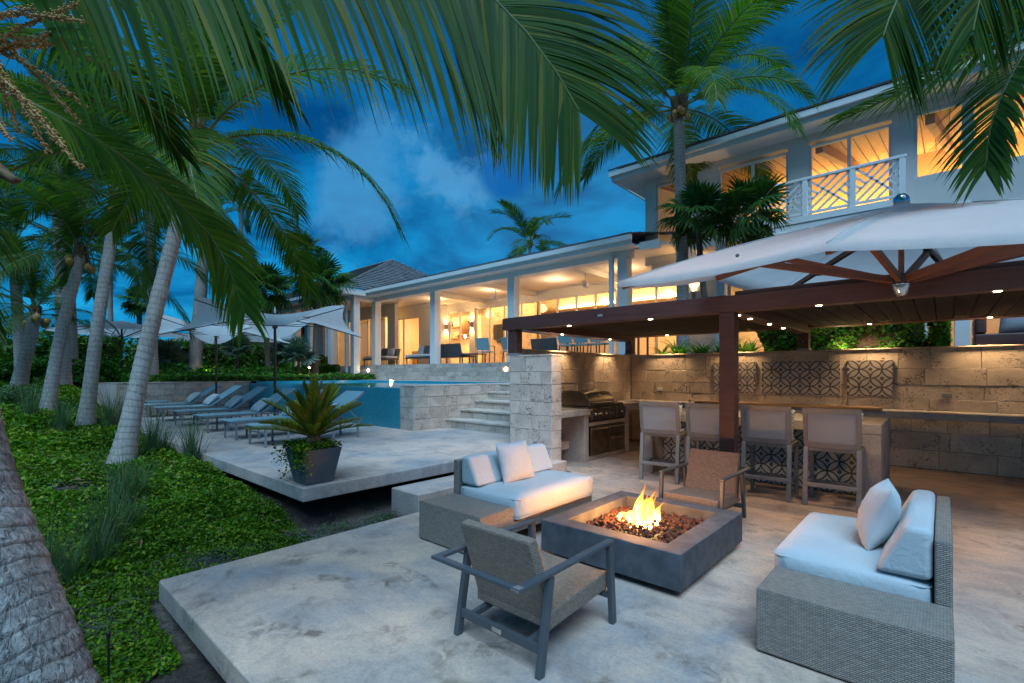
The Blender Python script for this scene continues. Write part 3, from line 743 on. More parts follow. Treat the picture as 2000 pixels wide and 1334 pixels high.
# upper room
hb('room_floor', MT['wall'], X0+.2, 5.0, YU-.1, 19.5, 4.60, 4.76)
hb('room_wall', MT['plank'], X0+.2, 5.0, 18.4, 18.5, 4.76, 9.2)
MB().hexa([(X0+.2,YU+.1,7.14),(5,YU+.1,7.14),(5,18.4,7.90),(X0+.2,18.4,7.90),(X0+.2,YU+.1,7.18),(5,YU+.1,7.18),(5,18.4,7.95),(X0+.2,18.4,7.95)]).build('room_ceiling', MT['plank'], HS, True)
for i in range(46):
    x = X0 + .3 + i * .25
    MB().bar((x, YU+.15, 7.148), (x, 18.35, 7.885), .022, .014).build('plank_joint', MT['wood_dk'], HS, True)
for x in (-4.9, -2.25, -.2, 2.0): MB().bar((x, YU+.2, 7.02), (x+.4, 18.3, 7.78), .16, .22).build('rafter', MT['teak_l'], HS, True)
hb('cove_light', MT['cove'], -4.0, 4.8, 18.1, 18.2, 6.55, 6.63)
hb('cove_ledge', MT['teak_l'], X0+.2, 5.0, 17.95, 18.4, 6.38, 6.50)
# balcony with lattice railing
bl = hb('balcony', MT['white'], -4.9, -.55, 12.42, YU-.1, 4.72, 4.90)
hb('balcony_fascia', MT['white'], -4.92, -.53, 12.40, 12.46, 4.90, 5.04, parent=bl)
yb = 12.46
hb('top_rail', MT['white'], -4.92, -.53, yb-.05, yb+.05, 5.84, 5.90, parent=bl, bevel=.008)
hb('bottom_rail', MT['white'], -4.92, -.53, yb-.03, yb+.03, 5.08, 5.13, parent=bl)
posts = [-4.88, -4.0, -3.15, -2.3, -1.42, -.60]
for x in posts: hb('rail_post', MT['white'], x-.05, x+.05, yb-.045, yb+.045, 4.92, 5.84, parent=bl)
def lattice(x0, x1, z0, z1):
    w, h = x1 - x0, z1 - z0
    segs = [((0,0),(1,1)), ((0,1),(1,0)), ((.25,0),(1,.75)), ((.5,0),(.75,.25)), ((0,.25),(.75,1)), ((.25,.75),(.5,1)), ((0,.75),(.25,.5)), ((0,.5),(.125,.375)), ((.75,.5),(1,.25)), ((.875,.625),(1,.5))]
    for (a, b), (c, d) in segs:
        MB().bar((x0+a*w, yb, z0+b*h), (x0+c*w, yb, z0+d*h), .042, .03, (0,1,0)).build('lattice_bar', MT['white'], bl, True)
for a, b in zip(posts[:-1], posts[1:]): lattice(a+.05, b-.05, 5.13, 5.84)
# ground floor right of the veranda
hb('wall', MT['wall'], -5.55, -4.3, YU-.1, YU+.1, ZT-.1, 4.72)
frame_window(-4.3, -2.2, YU, ZT, 4.3, (-3.3,))
hb('wall', MT['wall'], -4.3, -2.2, YU-.1, YU+.1, 4.3, 4.72)
hb('wall', MT['wall'], -2.2, -.3, YU-.1, YU+.1, ZT-.1, 4.72)
frame_window(-.3, 5.0, YU, ZT, 4.3, (1.0, 2.6))
hb('wall', MT['wall'], -.3, 5.0, YU-.1, YU+.1, 4.3, 4.72)
hb('wall', MT['wall'], -5.6, -5.5, YU-.1, 16.1, ZT-.1, 4.98)
hb('upper_slab', MT['white'], -6.5, 5.0, YU-.05, 20, 4.72, 4.76)
for x in (-4.1, -2.75, .28): hb('column', MT['white'], x-.11, x+.11, 12.3, 12.52, ZT-.1, 4.72, bevel=.01)
hb('room_wall', MT['wall'], -5.5, 5, 17.0, 17.1, ZT, 4.72)
hb('room_floor', MT['plank'], -5.5, 5, YU+.1, 17, ZT-.05, ZT+.01)
hb('side_roof_fascia', MT['white'], -6.05, -5.5, 11.9, 12.0, 4.80, 5.02)

# warm lamps inside and under the veranda
def lamp(kind, loc, power, size=.3, col=(1.0,.54,.17), rot=None, sy=None, spot=None):
    d = bpy.data.lights.new('warm_lamp', kind); d.energy = power; d.color = col
    if kind == 'AREA':
        d.size = size; 
        if sy: d.shape = 'RECTANGLE'; d.size_y = sy
    elif kind == 'SPOT': d.spot_size = R(spot or 100); d.spot_blend = .7; d.shadow_soft_size = size
    else: d.shadow_soft_size = size
    o = bpy.data.objects.new('warm_lamp', d); COL.objects.link(o); o.location = loc
    if rot: o.rotation_euler = rot
    return o
lamp('AREA', (-14.5, 17.0, 4.85), 90, 6, sy=1.5)
lamp('AREA', (-8.0, 18.6, 4.75), 105, 4, sy=1.5)
lamp('AREA', (-10.5, 20.3, 4.95), 70, 12, rot=(R(180),0,0), sy=.3)
lamp('AREA', (-19.8, 17.2, 4.8), 75, 3, sy=1.5)
lamp('POINT', (-24.4, 15.6, 3.6), 40, .25); lamp('POINT', (-22.0, 15.2, 3.9), 26, .2)
lamp('POINT', (-21.0, 16.4, 4.3), 30, .15)
lamp('AREA', (-2.2, 16.6, 5.0), 17, 3, (1.0,.70,.32), rot=(R(180),0,0), sy=1.5); lamp('AREA', (1.4, 16.6, 5.0), 17, 3, (1.0,.70,.32), rot=(R(180),0,0), sy=1.5)
lamp('AREA', (-.5, 17.8, 6.75), 45, 9, (1.0,.66,.26), rot=(R(150),0,0), sy=.3)
lamp('AREA', (-3.2, 15.5, 4.5), 60, 3, sy=1)
lamp('AREA', (2.4, 15.5, 4.5), 25, 3, sy=1)
for x in (-17.4, -13.9, -10.6, -7.8): lamp('POINT', (x, 14.3, 4.55), 15, .2, (1.0,.66,.36))
# wall sconces, fans, pendant, television
def sconce(x, y, z, label):
    t = thing('wall_sconce', label, 'wall lamp', (x, y, z))
    MB().lathe([(.045,-.14),(.05,-.13),(.05,.13),(.045,.14)], 12, (0,-.07,0)).build('shade', MT['alu_g'], t)
    MB().box(-.04,.04,-.03,0,-.06,.06).build('bracket', MT['alu_g'], t)
    MB().lathe([(.035,.1405),(.035,.146)], 10, (0,-.07,0)).build('bulb', MT['lamp'], t)
    MB().lathe([(.035,-.146),(.035,-.1405)], 10, (0,-.07,0)).build('bulb', MT['lamp'], t)
    lamp('SPOT', (x, y-.07, z+.15), 30, .03, rot=(R(180),0,0), spot=110); lamp('SPOT', (x, y-.07, z-.15), 30, .03, spot=110)
sconce(-18.56, 15.86, 3.85, 'small cylinder sconce between the door and the shelf window')
sconce(-16.78, 15.9, 3.85, 'small cylinder sconce between the shelf window and the long glazing')
sconce(-8.78, 15.9, 4.2, 'small cylinder sconce on the wall right of the long glazing')
sconce(-5.2, 13.5, 3.68, 'small cylinder sconce on the wall right of the veranda, above the pergola')
def fan(x, y, label):
    t = thing('ceiling_fan', label, 'ceiling fan', (x, y, 4.97))
    MB().tube([(0,0,0),(0,0,-.35)], .02, 8).build('rod', MT['white'], t)
    MB().lathe([(.05,-.55),(.11,-.5),(.12,-.42),(.06,-.36)], 14).build('motor', MT['white'], t)
    for k in range(4):
        a = k * math.pi/2 + .5; d = V((math.cos(a), math.sin(a), 0))
        MB().bar(d*.1 + V((0,0,-.45)), d*.68 + V((0,0,-.45)), .13, .012).build('blade', MT['white'], t)
fan(-16.8, 13.6, 'white ceiling fan in the veranda bay by the left sconces'); fan(-13.2, 13.8, 'white ceiling fan in the middle veranda bay'); fan(-9.0, 13.8, 'white ceiling fan in the veranda bay nearest the palm')
t = thing('pendant_lamp', 'woven teardrop pendant lamp seen through the shelf window', 'pendant lamp', (-18.9, 17.4, 5.3))
MB().tube([(0,0,0),(0,0,-.75)], .012, 6).build('cord', MT['black'], t)
MB().lathe([(.03,-.75),(.12,-.95),(.24,-1.25),(.26,-1.5),(.18,-1.7),(.15,-1.72)], 18).build('shade', MT['teak_l'], t, smooth=True)
MB().lathe([(.0,-1.9),(.05,-1.85),(.05,-1.78),(0,-1.73)], 10).build('bulb', MT['lamp'], t); lamp('POINT', (-18.9,17.4,3.3), 12, .06)
t = thing('television', 'black flat television on the inner wall behind the veranda glazing', 'television', (-16.1, 17.6, 3.6))
MB().box(-.85,.25,-.07,-.02,-.38,.38).build('screen', MT['black'], t, bevel=.01); MB().box(-.4,.0,-.02,.0,-.1,.1).build('mount', MT['black'], t); MB().box(-.6,.05,-.08,0,-.52,-.44).build('sound_bar', MT['black'], t)
# ------------------------------------------------------------------ pergola
PG = thing('pergola', 'dark hardwood pergola with closed louvre roof over the outdoor kitchen', 'pergola', (-1.9, 8, 0))
def pb(name, mat, *b, bevel=.006, parent=PG): return MB().box(*b).build(name, mat, parent, True, bevel=bevel)
pb('front_beam', MT['wood_dk'], -5.46, 9.0, 5.86, 6.04, 2.22, 2.41)
pb('rear_beam', MT['wood_dk'], -5.46, 9.0, 9.85, 10.20, 2.325, 2.41)
pb('side_beam', MT['wood_dk'], -5.46, -5.12, 6.045, 9.845, 2.222, 2.408)
pb('cross_beam', MT['wood_dk'], -1.99, -1.77, 6.045, 9.845, 2.222, 2.408)
pb('cross_beam', MT['wood_dk'], 3.6, 3.82, 6.045, 9.845, 2.222, 2.408)
pb('roof_edge', MT['wood_dk'], -5.44, -1.9, 5.90, 10.16, 2.412, 2.425)
pb('roof_edge', MT['wood_dk'], -1.80, 9.0, 5.90, 10.16, 2.412, 2.46)
k = 0
x = -5.10
while x < 8.8:
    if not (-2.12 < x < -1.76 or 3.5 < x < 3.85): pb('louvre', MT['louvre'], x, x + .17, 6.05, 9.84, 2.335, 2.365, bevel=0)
    x += .18
for (x, y, z0) in ((-5.27, 5.97, 1.80), (-5.37, 10.1, 1.925), (-1.88, 5.95, 0), (-1.88, 10.1, 1.925), (3.71, 5.95, 0), (3.71, 10.1, 1.925)):
    p = pb('post', MT['wood_dk'], x-.085, x+.085, y-.085, y+.085, z0, 2.322 if y > 9 else 2.218)
    pb('base_plate', MT['alu_g'], x-.1, x+.1, y-.1, y+.1, z0, z0+.035, bevel=.003, parent=p)
    MB().lathe([(0,0),(.012,0),(.012,.006),(0,.006)], 8, (0,0,0)).build('bolt', MT['chrome'], p)
    q = p.children[-1]; q.rotation_euler = (R(90),0,0); q.location = V((x, y-.086, z0+.16)) - PG.location
pb('logo_plate', MT['alu_g'], -3.62, -3.54, 5.852, 5.859, 2.30, 2.335, bevel=.003)
lights = [(-4.17,5.95,2.22),(-2.87,5.95,2.22),(-.97,5.95,2.22),(.36,5.95,2.22),(-1.88,6.8,2.222),(-1.88,7.74,2.222),(-1.88,8.56,2.222),(-1.88,6.3,2.222),(-.9,9.91,2.325),(.52,9.91,2.325),(-4.4,9.91,2.325),(-3.0,9.91,2.325),(-5.2,7.2,2.222),(-5.2,8.9,2.222),(1.7,5.95,2.22),(1.9,9.91,2.325)]
for x, y, z in lights:
    l_ = MB().lathe([(0,-.004),(.025,-.004),(.027,-.001),(.027,0)], 14).build('downlight', MT['lamp'], PG); l_.location = V((x, y, z)) - PG.location
    pw_ = 24 if y > 9 else (17 if x < -5 else (6 if y > 6.1 else 7))
    lamp('SPOT', (x, y, z - .02), pw_ * 1.5, .04, (1.0,.66,.36), spot=105 if (y > 9 or x < -5) else 140, rot=(R(27) if y > 9 else 0, R(27) if x < -5 else 0, 0))

# ------------------------------------------------------------------ kitchen counters
def block(name, label, cat, loc): return thing(name, label, cat, loc)
bc = thing('back_counter', 'long concrete counter cantilevered from the stone wall', 'counter', (0, 9.7, 0))
MB().box(-5.28, 9.0, 9.40, 9.99, .82, .92).build('counter_slab', MT['conc_grey'], bc, True, bevel=.008)
for x in (-4.4, -2.6): MB().box(x-.07, x+.07, 9.45, 9.98, 0, .82).build('support', MT['conc_grey'], bc, True, bevel=.006)
wb = thing('wooden_counter_board', 'long honey coloured wooden board lying on the back counter', 'board', (-2.2, 9.6, .92))
MB().box(-3.6, -.72, 9.36, 9.82, .922, .962).build('board', MT['teak_l'], wb, True, bevel=.008)
gc = thing('grill_counter', 'concrete counter with open bays holding the steel grill', 'counter', (-4.9, 7.6, 0))
for a, b in ((6.88, 7.0), (8.26, 8.42)): MB().box(-5.29, -4.5, a, b, 0, .86).build('side_panel', MT['conc_grey'], gc, True, bevel=.008)
MB().box(-5.29, -4.46, 6.15, 7.0, .80, .90).build('counter_slab', MT['conc_grey'], gc, True, bevel=.008)
MB().box(-5.29, -4.46, 8.26, 9.40, .80, .90).build('counter_slab', MT['conc_grey'], gc, True, bevel=.008)
MB().box(-5.27, -4.52, 7.02, 8.24, 0, .08).build('plinth', MT['conc_grey'], gc, True)
MB().box(-4.62, -4.50, 7.02, 8.24, .60, .66).build('apron', MT['conc_grey'], gc, True)

# steel grill
gr = thing('gas_grill', 'built-in stainless steel gas grill with domed hood and five knobs', 'grill', (-4.88, 7.5, .08))
def gb(name, mat, *b, parent=gr, bevel=.006): return MB().box(*b).build(name, MT[mat], parent, True, bevel=bevel)
gb('firebox', 'steel', -5.24, -4.52, 7.02, 8.23, .665, .93)
cp = gb('control_panel', 'steel', -4.52, -4.46, 7.05, 7.86, .70, .90)
gb('side_burner_panel', 'steel', -4.52, -4.46, 7.89, 8.21, .70, .90)
gb('drip_tray', 'black', -4.515, -4.48, 7.05, 8.21, .668, .695)
for y in (7.16, 7.34, 7.52, 7.70, 8.05):
    kn = MB().lathe([(.028,0),(.03,.004),(.026,.03),(.022,.034)], 14).build('knob', MT['chrome'], gr); kn.rotation_euler = (0, R(90), 0); kn.location = V((-4.46, y, .80)) - gr.location
prof = [(-4.50,.935),(-4.50,1.0),(-4.54,1.09),(-4.62,1.16),(-4.74,1.205),(-4.88,1.215),(-5.02,1.20),(-5.14,1.14),(-5.2,1.05),(-5.22,.935)]
mb = MB(); n = len(prof); mb.v = [(x, 7.03, z) for x, z in prof] + [(x, 7.87, z) for x, z in prof]
mb.f = [tuple(range(n)), tuple(reversed(range(n, 2*n)))] + [(i, i+n, (i+1)%n+n, (i+1)%n) for i in range(n)]
hd = mb.build('hood', MT['steel'], gr, True, bevel=.012, seg=3)
MB().tube([(-4.44,7.08,1.0),(-4.44,7.82,1.0)], .013, 10).build('hood_handle', MT['chrome'], hd, True)
for y in (7.1, 7.8): MB().tube([(-4.51,y,1.0),(-4.44,y,1.0)], .009, 8).build('handle_stem', MT['chrome'], hd, True)
ga = MB().lathe([(0,0),(.035,0),(.035,.008),(0,.01)], 16).build('thermometer', MT['white'], hd); ga.rotation_euler = (0, R(52), 0); ga.location = V((-4.555, 7.45, 1.112)) - gr.location
gb('burner_lid', 'steel', -5.15, -4.52, 7.9, 8.22, .935, .965)
d1 = gb('door', 'steel', -4.52, -4.475, 7.04, 7.62, .10, .585); d2 = gb('drawer', 'steel', -4.52, -4.475, 7.66, 8.20, .40, .585); d3 = gb('drawer', 'steel', -4.52, -4.475, 7.66, 8.20, .10, .38)
for d_, y0, y1, z in ((d1,7.1,7.56,.545),(d2,7.72,8.14,.545),(d3,7.72,8.14,.34)):
    MB().tube([(-4.455,y0,z),(-4.455,y1,z)], .01, 8).build('handle', MT['chrome'], d_, True)
gb('cabinet', 'black', -5.2, -4.525, 7.03, 8.22, .09, .595)
# faucet and sink on the back counter
fc = thing('faucet', 'slim gooseneck faucet on the back counter near the corner', 'faucet', (-3.86, 9.78, .92))
MB().lathe([(.03,0),(.03,.02),(.018,.04)], 12).build('base', MT['chrome'], fc)
MB().tube([(0,0,.03),(0,0,.28)] + [(-.0, -.085 + .085*math.cos(a), .28 + .085*math.sin(a)) for a in np.linspace(.3, math.pi, 7)] + [(0,-.17,.22)], .011, 8).build('spout', MT['chrome'], fc, smooth=True)
MB().tube([(.02,0,.08),(.1,0,.12)], .008, 8).build('lever', MT['chrome'], fc)

# ------------------------------------------------------------------ island with patterned tiles
isl = thing('kitchen_island', 'concrete bar island with patterned blue tile front behind the stools', 'island', (-1.95, 7.5, 0))
MB().box(-3.45, -.513, 6.872, 8.05, .80, .92).build('counter_top', MT['conc_grey'], isl, True, bevel=.01)
MB().box(-.70, -.516, 6.876, 8.046, 0, .80).build('end_panel', MT['conc_grey'], isl, True, bevel=.01)
MB().box(-3.447, -3.27, 6.876, 8.046, 0, .80).build('end_panel', MT['conc_grey'], isl, True, bevel=.01)
MB().box(-3.27, -.70, 7.24, 8.0, 0, .80).build('core', MT['conc_grey'], isl, True)
tb = tilemat('blue_pattern_tile', (.46,.52,.53), (.016,.026,.040), .26)
nx = 10; tw = 2.56 / nx
for i in range(nx):
    for j in range(3):
        x0 = -3.265 + i * tw; z0 = .01 + j * .262
        t_ = MB().box(x0+.002, x0+tw-.002, 7.215, 7.245, z0+.002, z0+.26).build('tile', tb, isl, True)
        uvd = t_.data.uv_layers[0].data
        for lp in t_.data.loops:
            c = t_.data.vertices[lp.vertex_index].co; uvd[lp.index].uv = ((c.x - 1.95 - x0) / tw * .26, (c.z - z0) / .26 * .26)

# ------------------------------------------------------------------ bar stools
def cushion_mesh(w, h, d, puff=.6, seed=0, nu=14, nv=14, crease=.0):
    """pillow lying in XZ plane, thickness along Y, origin at centre of bottom edge"""
    rnd = random.Random(seed); mb = MB(); ph = [rnd.uniform(0, 6) for _ in range(4)]
    def pt(u, v, s):
        e = (1 - abs(u)**2.6) * (1 - abs(v)**2.6); th = d / 2 * max(0, e)**puff
        pull = 1 - .06 * (1 - abs(u)) * abs(v)**3 ; pull2 = 1 - .06 * (1 - abs(v)) * abs(u)**3
        wr = .006 * math.sin(5*u + ph[0] + 3*v) + .004 * math.sin(9*v + ph[1] - 4*u)
        return (u * w / 2 * pull2, s * (th + wr * max(0, e)), h / 2 + v * h / 2 * pull)
    for s in (-1, 1):
        b = len(mb.v)
        for i in range(nu + 1):
            for j in range(nv + 1):
                u = math.sin((i / nu * 2 - 1) * math.pi / 2); v = math.sin((j / nv * 2 - 1) * math.pi / 2); mb.v.append(pt(u, v, s))
        for i in range(nu):
            for j in range(nv):
                q = (b+i*(nv+1)+j, b+(i+1)*(nv+1)+j, b+(i+1)*(nv+1)+j+1, b+i*(nv+1)+j+1); mb.f.append(q if s < 0 else tuple(reversed(q)))
    return mb
def box_cushion(x0, x1, y0, y1, z0, z1, name, mat, parent, r=.035, puff=.012):
    """upholstered block: bevelled, slightly crowned"""
    nx_, ny_ = 10, 10; mb = MB(); 
    o = MB().box(x0, x1, y0, y1, z0, z1)
    me = o.build(name, mat, parent, False)
    bm = bmesh.new(); bm.from_mesh(me.data)
    bmesh.ops.subdivide_edges(bm, edges=bm.edges[:], cuts=7, use_grid_fill=True)
    cx, cy_, cz = (x0+x1)/2, (y0+y1)/2, (z0+z1)/2; hx, hy, hz = (x1-x0)/2, (y1-y0)/2, (z1-z0)/2
    for v in bm.verts:
        p = v.co; a, b, c = (p.x-cx)/hx, (p.y-cy_)/hy, (p.z-cz)/hz
        q = V((p.x, p.y, p.z)); rr = min(r, hx*.9, hy*.9, hz*.9)
        ix, iy, iz = max(-hx+rr, min(hx-rr, p.x-cx)), max(-hy+rr, min(hy-rr, p.y-cy_)), max(-hz+rr, min(hz-rr, p.z-cz))
        dv = V((p.x-cx-ix, p.y-cy_-iy, p.z-cz-iz))
        if dv.length > 1e-6: dv = dv.normalized() * rr
        q = V((cx+ix, cy_+iy, cz+iz)) + dv
        big = sorted((hx, hy, hz))[0]
        k_ = puff * (1-a*a*.9) * (1-b*b*.9) if abs(c) > .99 else (puff * (1-b*b*.9)*(1-c*c*.9) if abs(a) > .99 else (puff*(1-a*a*.9)*(1-c*c*.9) if abs(b) > .99 else 0))
        nrm = V((a if abs(a) > .99 else 0, b if abs(b) > .99 else 0, c if abs(c) > .99 else 0))
        if nrm.length: q += nrm.normalized() * k_
        q.z += .003 * math.sin(p.x*23 + p.y*17) * (1 if abs(c) > .99 and c > 0 else 0)
        v.co = q
    bm.to_mesh(me.data); bm.free(); me.data.shade_smooth(); return me

def make_stool():
    t = thing('bar_stool', '', 'bar stool', group='bar stools along the island')
    w = .25
    for s in (-1, 1):
        MB().hexa([(s*w-.024,-.30,0),(s*w+.024,-.30,0),(s*w+.024,-.25,0),(s*w-.024,-.25,0),(s*w-.024,-.235,.66),(s*w+.024,-.235,.66),(s*w+.024,-.185,.66),(s*w-.024,-.185,.66)]).build('leg', MT['alu_g'], t, bevel=.005)
        MB().box(s*w-.022, s*w+.022, .18, .23, 0, .66).build('leg', MT['alu_l'], t, bevel=.005)
        MB().bar((s*w, -.26, .22), (s*w, .19, .22), .024, .035).build('side_rail', MT['alu_g'], t)
    MB().bar((-w, -.275, .245), (w, -.275, .245), .024, .045).build('foot_rail', MT['alu_g'], t, bevel=.004)
    MB().bar((-w, .2, .20), (w, .2, .20), .024, .04).build('foot_rail', MT['alu_l'], t, bevel=.004)
    MB().box(-w-.02, w+.02, -.22, .235, .62, .665).build('seat_frame', MT['alu_l'], t, bevel=.006)
    box_cushion(-.235, .235, -.2, .225, .665, .71, 'seat_pad', MT['mesh'], t, .02, .008)
    # curved back frame, leaning backwards
    def bp(u, z): return V((u, -.215 - (z - .66) * .16 - .035 * (1 - (u/.27)**2), z))
    def strip(u0, u1, z0, z1, nu=10, th=.03):
        mb = MB(); 
        for i in range(nu):
            a, b = u0 + (u1-u0)*i/nu, u0 + (u1-u0)*(i+1)/nu
            p = [bp(a,z0), bp(b,z0), bp(b,z0)+V((0,th,0)), bp(a,z0)+V((0,th,0)), bp(a,z1), bp(b,z1), bp(b,z1)+V((0,th,0)), bp(a,z1)+V((0,th,0))]
            mb.hexa(p)
        return mb
    strip(-.275, .275, 1.055, 1.11).build('back_rail', MT['alu_l'], t)
    strip(-.265, .265, .665, .72).build('back_rail', MT['alu_l'], t)
    for s in (-1, 1):
        a, b = (-.275, -.228) if s < 0 else (.228, .275)
        strip(a, b, .72, 1.055, 1).build('back_stile', MT['alu_l'], t)
    mb = strip(-.23, .23, .718, 1.058, 10, .006); mb.v = [(a, b+.012, c) for a, b, c in mb.v]; mb.build('back_sling', MT['mesh'], t)
    return t
def pillow(name, w, h, d, mat, label, loc, rot, seed=0, group=None, puff=.6):
    o = cushion_mesh(w, h, d, puff, seed).build(name, mat, smooth=True); o.location = loc; o.rotation_euler = rot
    return tag(o, label, 'pillow', group)
def pattern_cloth(name, a, b, scale):
    m, t, bs = newmat(name); uv = coord(t, 'UV'); vo = t.nodes.new('ShaderNodeTexBrick'); t.links.new(uv, vo.inputs[0])
    mp = t.nodes.new('ShaderNodeMapping'); mp.inputs['Rotation'].default_value = (0,0,R(45)); t.links.new(uv, mp.inputs[0]); t.links.new(mp.outputs[0], vo.inputs[0])
    vo.inputs['Scale'].default_value = 1; vo.inputs['Brick Width'].default_value = scale*2.2; vo.inputs['Row Height'].default_value = scale; vo.inputs['Mortar Size'].default_value = scale*.22
    vo.inputs['Color1'].default_value = (*a,1); vo.inputs['Color2'].default_value = (*a,1); vo.inputs['Mortar'].default_value = (*b,1)
    t.links.new(vo.outputs[0], bs.inputs['Base Color']); bs.inputs['Roughness'].default_value = .9; return m
MT['pat'] = pattern_cloth('patterned_pillow_cloth', (.30,.37,.40), (.66,.68,.67), .035)
MT['pat2'] = pattern_cloth('leafy_pillow_cloth', (.16,.24,.27), (.62,.65,.64), .03)
stool0 = make_stool()
sl = ['pale mesh-back bar stool nearest the grill', 'pale mesh-back bar stool left of the front pergola post', 'pale mesh-back bar stool right of the front pergola post', 'pale mesh-back bar stool at the island end nearest the wicker sofa']
pl_ = ['fringed pillow on the stool nearest the grill', 'pillow on the stool left of the pergola post', 'pillow on the stool right of the pergola post', 'fringed pillow on the stool at the island end']
for i, (x, a) in enumerate(((-2.98, 8), (-2.30, 4), (-1.60, 2), (-.93, 2))):
    s_ = stool0 if i == 0 else copy_tree(stool0)
    s_['label'] = sl[i]; s_.location = (x, 6.62, 0); s_.rotation_euler = (0, 0, R(a))
    pillow('stool_pillow', .5, .36, .15, MT['pat2'], pl_[i], (x + .03, 6.62 - .12, .715), (R(-14), 0, R(a)), 50+i)

# ------------------------------------------------------------------ fire pit
fp = thing('fire_pit', 'square dark concrete fire pit table with lava rock bed', 'fire pit', (-1.885, 3.775, 0))
x0, x1, y0, y1 = -2.465, -1.29, 3.115, 4.435; r_ = .16
mb = MB()
O = [(x0,y0),(x1,y0),(x1,y1),(x0,y1)]; I = [(x0+r_,y0+r_),(x1-r_,y0+r_),(x1-r_,y1-r_),(x0+r_,y1-r_)]
mb.v = [(a,b,.05) for a,b in O] + [(a,b,.30) for a,b in O] + [(a,b,.30) for a,b in I] + [(a,b,.17) for a,b in I]
mb.f = [(3,2,1,0)] + [(i,(i+1)%4,(i+1)%4+4,i+4) for i in range(4)] + [(i+4,(i+1)%4+4,(i+1)%4+8,i+8) for i in range(4)] + [(i+8,(i+1)%4+8,(i+1)%4+12,i+12) for i in range(4)] + [(12,13,14,15)]
mb.build('bowl', MT['basalt'], fp, True, bevel=.006)
MB().box(x0+.14, x1-.12, y0+.12, y1-.14, .015, .05).build('base', MT['alu'], fp, True)
for a, b in ((x0+.2,y0+.2),(x1-.2,y0+.2),(x1-.2,y1-.2),(x0+.2,y1-.2)): MB().lathe([(.03,0),(.03,.02)], 10, (a,b,0)).build('foot', MT['alu'], fp, True)
# lava rocks
rnd = random.Random(7); mb = MB()
base = bmesh.new(); bmesh.ops.create_icosphere(base, subdivisions=1, radius=1); bv = [v.co.copy() for v in base.verts]; bf = [tuple(v.index for v in f.verts) for f in base.faces]; base.free()
for layer in range(2):
    for i in range(620):
        c = V((rnd.uniform(x0+r_+.015, x1-r_-.015), rnd.uniform(y0+r_+.015, y1-r_-.015), 0)); mound = .045 * max(0, 1 - ((c.x+1.88)**2 + (c.y-3.77)**2) / .16)
        c.z = .185 + layer*.018 + mound + rnd.uniform(0,.022); s = rnd.uniform(.011,.024)
        q = Quaternion((rnd.gauss(0,1),rnd.gauss(0,1),rnd.gauss(0,1),rnd.gauss(0,1))).normalized()
        mb.add([c + q @ V((p.x*s*rnd.uniform(.7,1.2), p.y*s*rnd.uniform(.7,1.2), p.z*s*rnd.uniform(.6,1.0))) for p in bv], bf)
MT['lava'] = plain('lava_rock', (.10,.048,.032), .95, 0, .5, 60, .5, .1)
stuff(mb.build('lava_rock', MT['lava'], fp, True))
# flames
def flame_mat():
    m, t, b = newmat('flame'); t.nodes.remove(b)
    a = t.nodes.new('ShaderNodeAttribute'); a.attribute_name = 'along'; a.attribute_type = 'GEOMETRY'
    v = coord(t); n = noise(t, v, 16, 4, .6, 1.0)
    f = mth(t, 'ADD', a.outputs['Fac'], mth(t, 'MULTIPLY', mth(t, 'SUBTRACT', n, .5), .5))
    c = rampn(t, f, [(0, (1.0,.62,.16)), (.35, (1.0,.47,.07)), (.7, (1.0,.22,.02)), (1, (.75,.09,.008))])
    em = t.nodes.new('ShaderNodeEmission'); t.links.new(c, em.inputs[0])
    st_ = rampn(t, f, [(0, (1,1,1)), (.4, (.32,.32,.32)), (1, (.07,.07,.07))]); t.links.new(mth(t, 'MULTIPLY', st_, 11), em.inputs[1])
    tr = t.nodes.new('ShaderNodeBsdfTransparent'); mx = t.nodes.new('ShaderNodeMixShader')
    lw = t.nodes.new('ShaderNodeLayerWeight'); lw.inputs[0].default_value = .35
    al = mth(t, 'MULTIPLY', rampn(t, f, [(0, (.95,.95,.95)), (.5, (.75,.75,.75)), (1, (.05,.05,.05))]), mth(t, 'SUBTRACT', 1, mth(t, 'POWER', lw.outputs['Facing'], 1.6), clamp=True))
    t.links.new(al, mx.inputs[0]); t.links.new(tr.outputs[0], mx.inputs[1]); t.links.new(em.outputs[0], mx.inputs[2]); t.links.new(mx.outputs[0], t.nodes['Material Output'].inputs[0]); return m
def along_attr(o, vals):
    at_ = o.data.attributes.new('along', 'FLOAT', 'POINT'); at_.data.foreach_set('value', np.asarray(vals, dtype=np.float32))
FM = flame_mat(); rnd = random.Random(12)
fl = thing('fire', 'bright orange fire burning on the lava rock of the fire pit', 'fire', (-1.93, 3.78, .2))
for i in range(38):
    g = min(.95, abs(rnd.gauss(0, .42))); a = rnd.uniform(0, 6.28)
    bx, by = .14 * g * math.cos(a), .14 * g * math.sin(a)
    h = rnd.uniform(.12, .24)*(1-.35*min(1,g)) + (.24 if i < 12 else 0) * rnd.uniform(.3, 1.0); r0 = rnd.uniform(.05, .085) * (1.0 if i > 11 else .75)
    pts, rad, al = [], [], []
    lean = V((ca, sa, 0)) * rnd.uniform(.06, .42); wv = rnd.uniform(0, 6)
    for k in range(11):
        s = k / 10; p = V((bx, by, .02)) + V((0,0,1)) * h * s + lean * (s**1.5) * h * 1.6 + V((math.sin(wv + s*6)*.018*s, math.cos(wv*1.7 + s*5)*.018*s, 0))
        pts.append(p); rad.append(r0 * (math.sin(min(1, s*1.0+.28)*math.pi*.98)**.9) * (1 - s*.45) + .001); al += [s] * 9
    o = MB().tube(pts, rad, 9, cap=False).build('flame', FM, fl, smooth=True); along_attr(o, al)
lamp('POINT', (-1.93, 3.78, .40), 42, .1, (1.0,.42,.10))
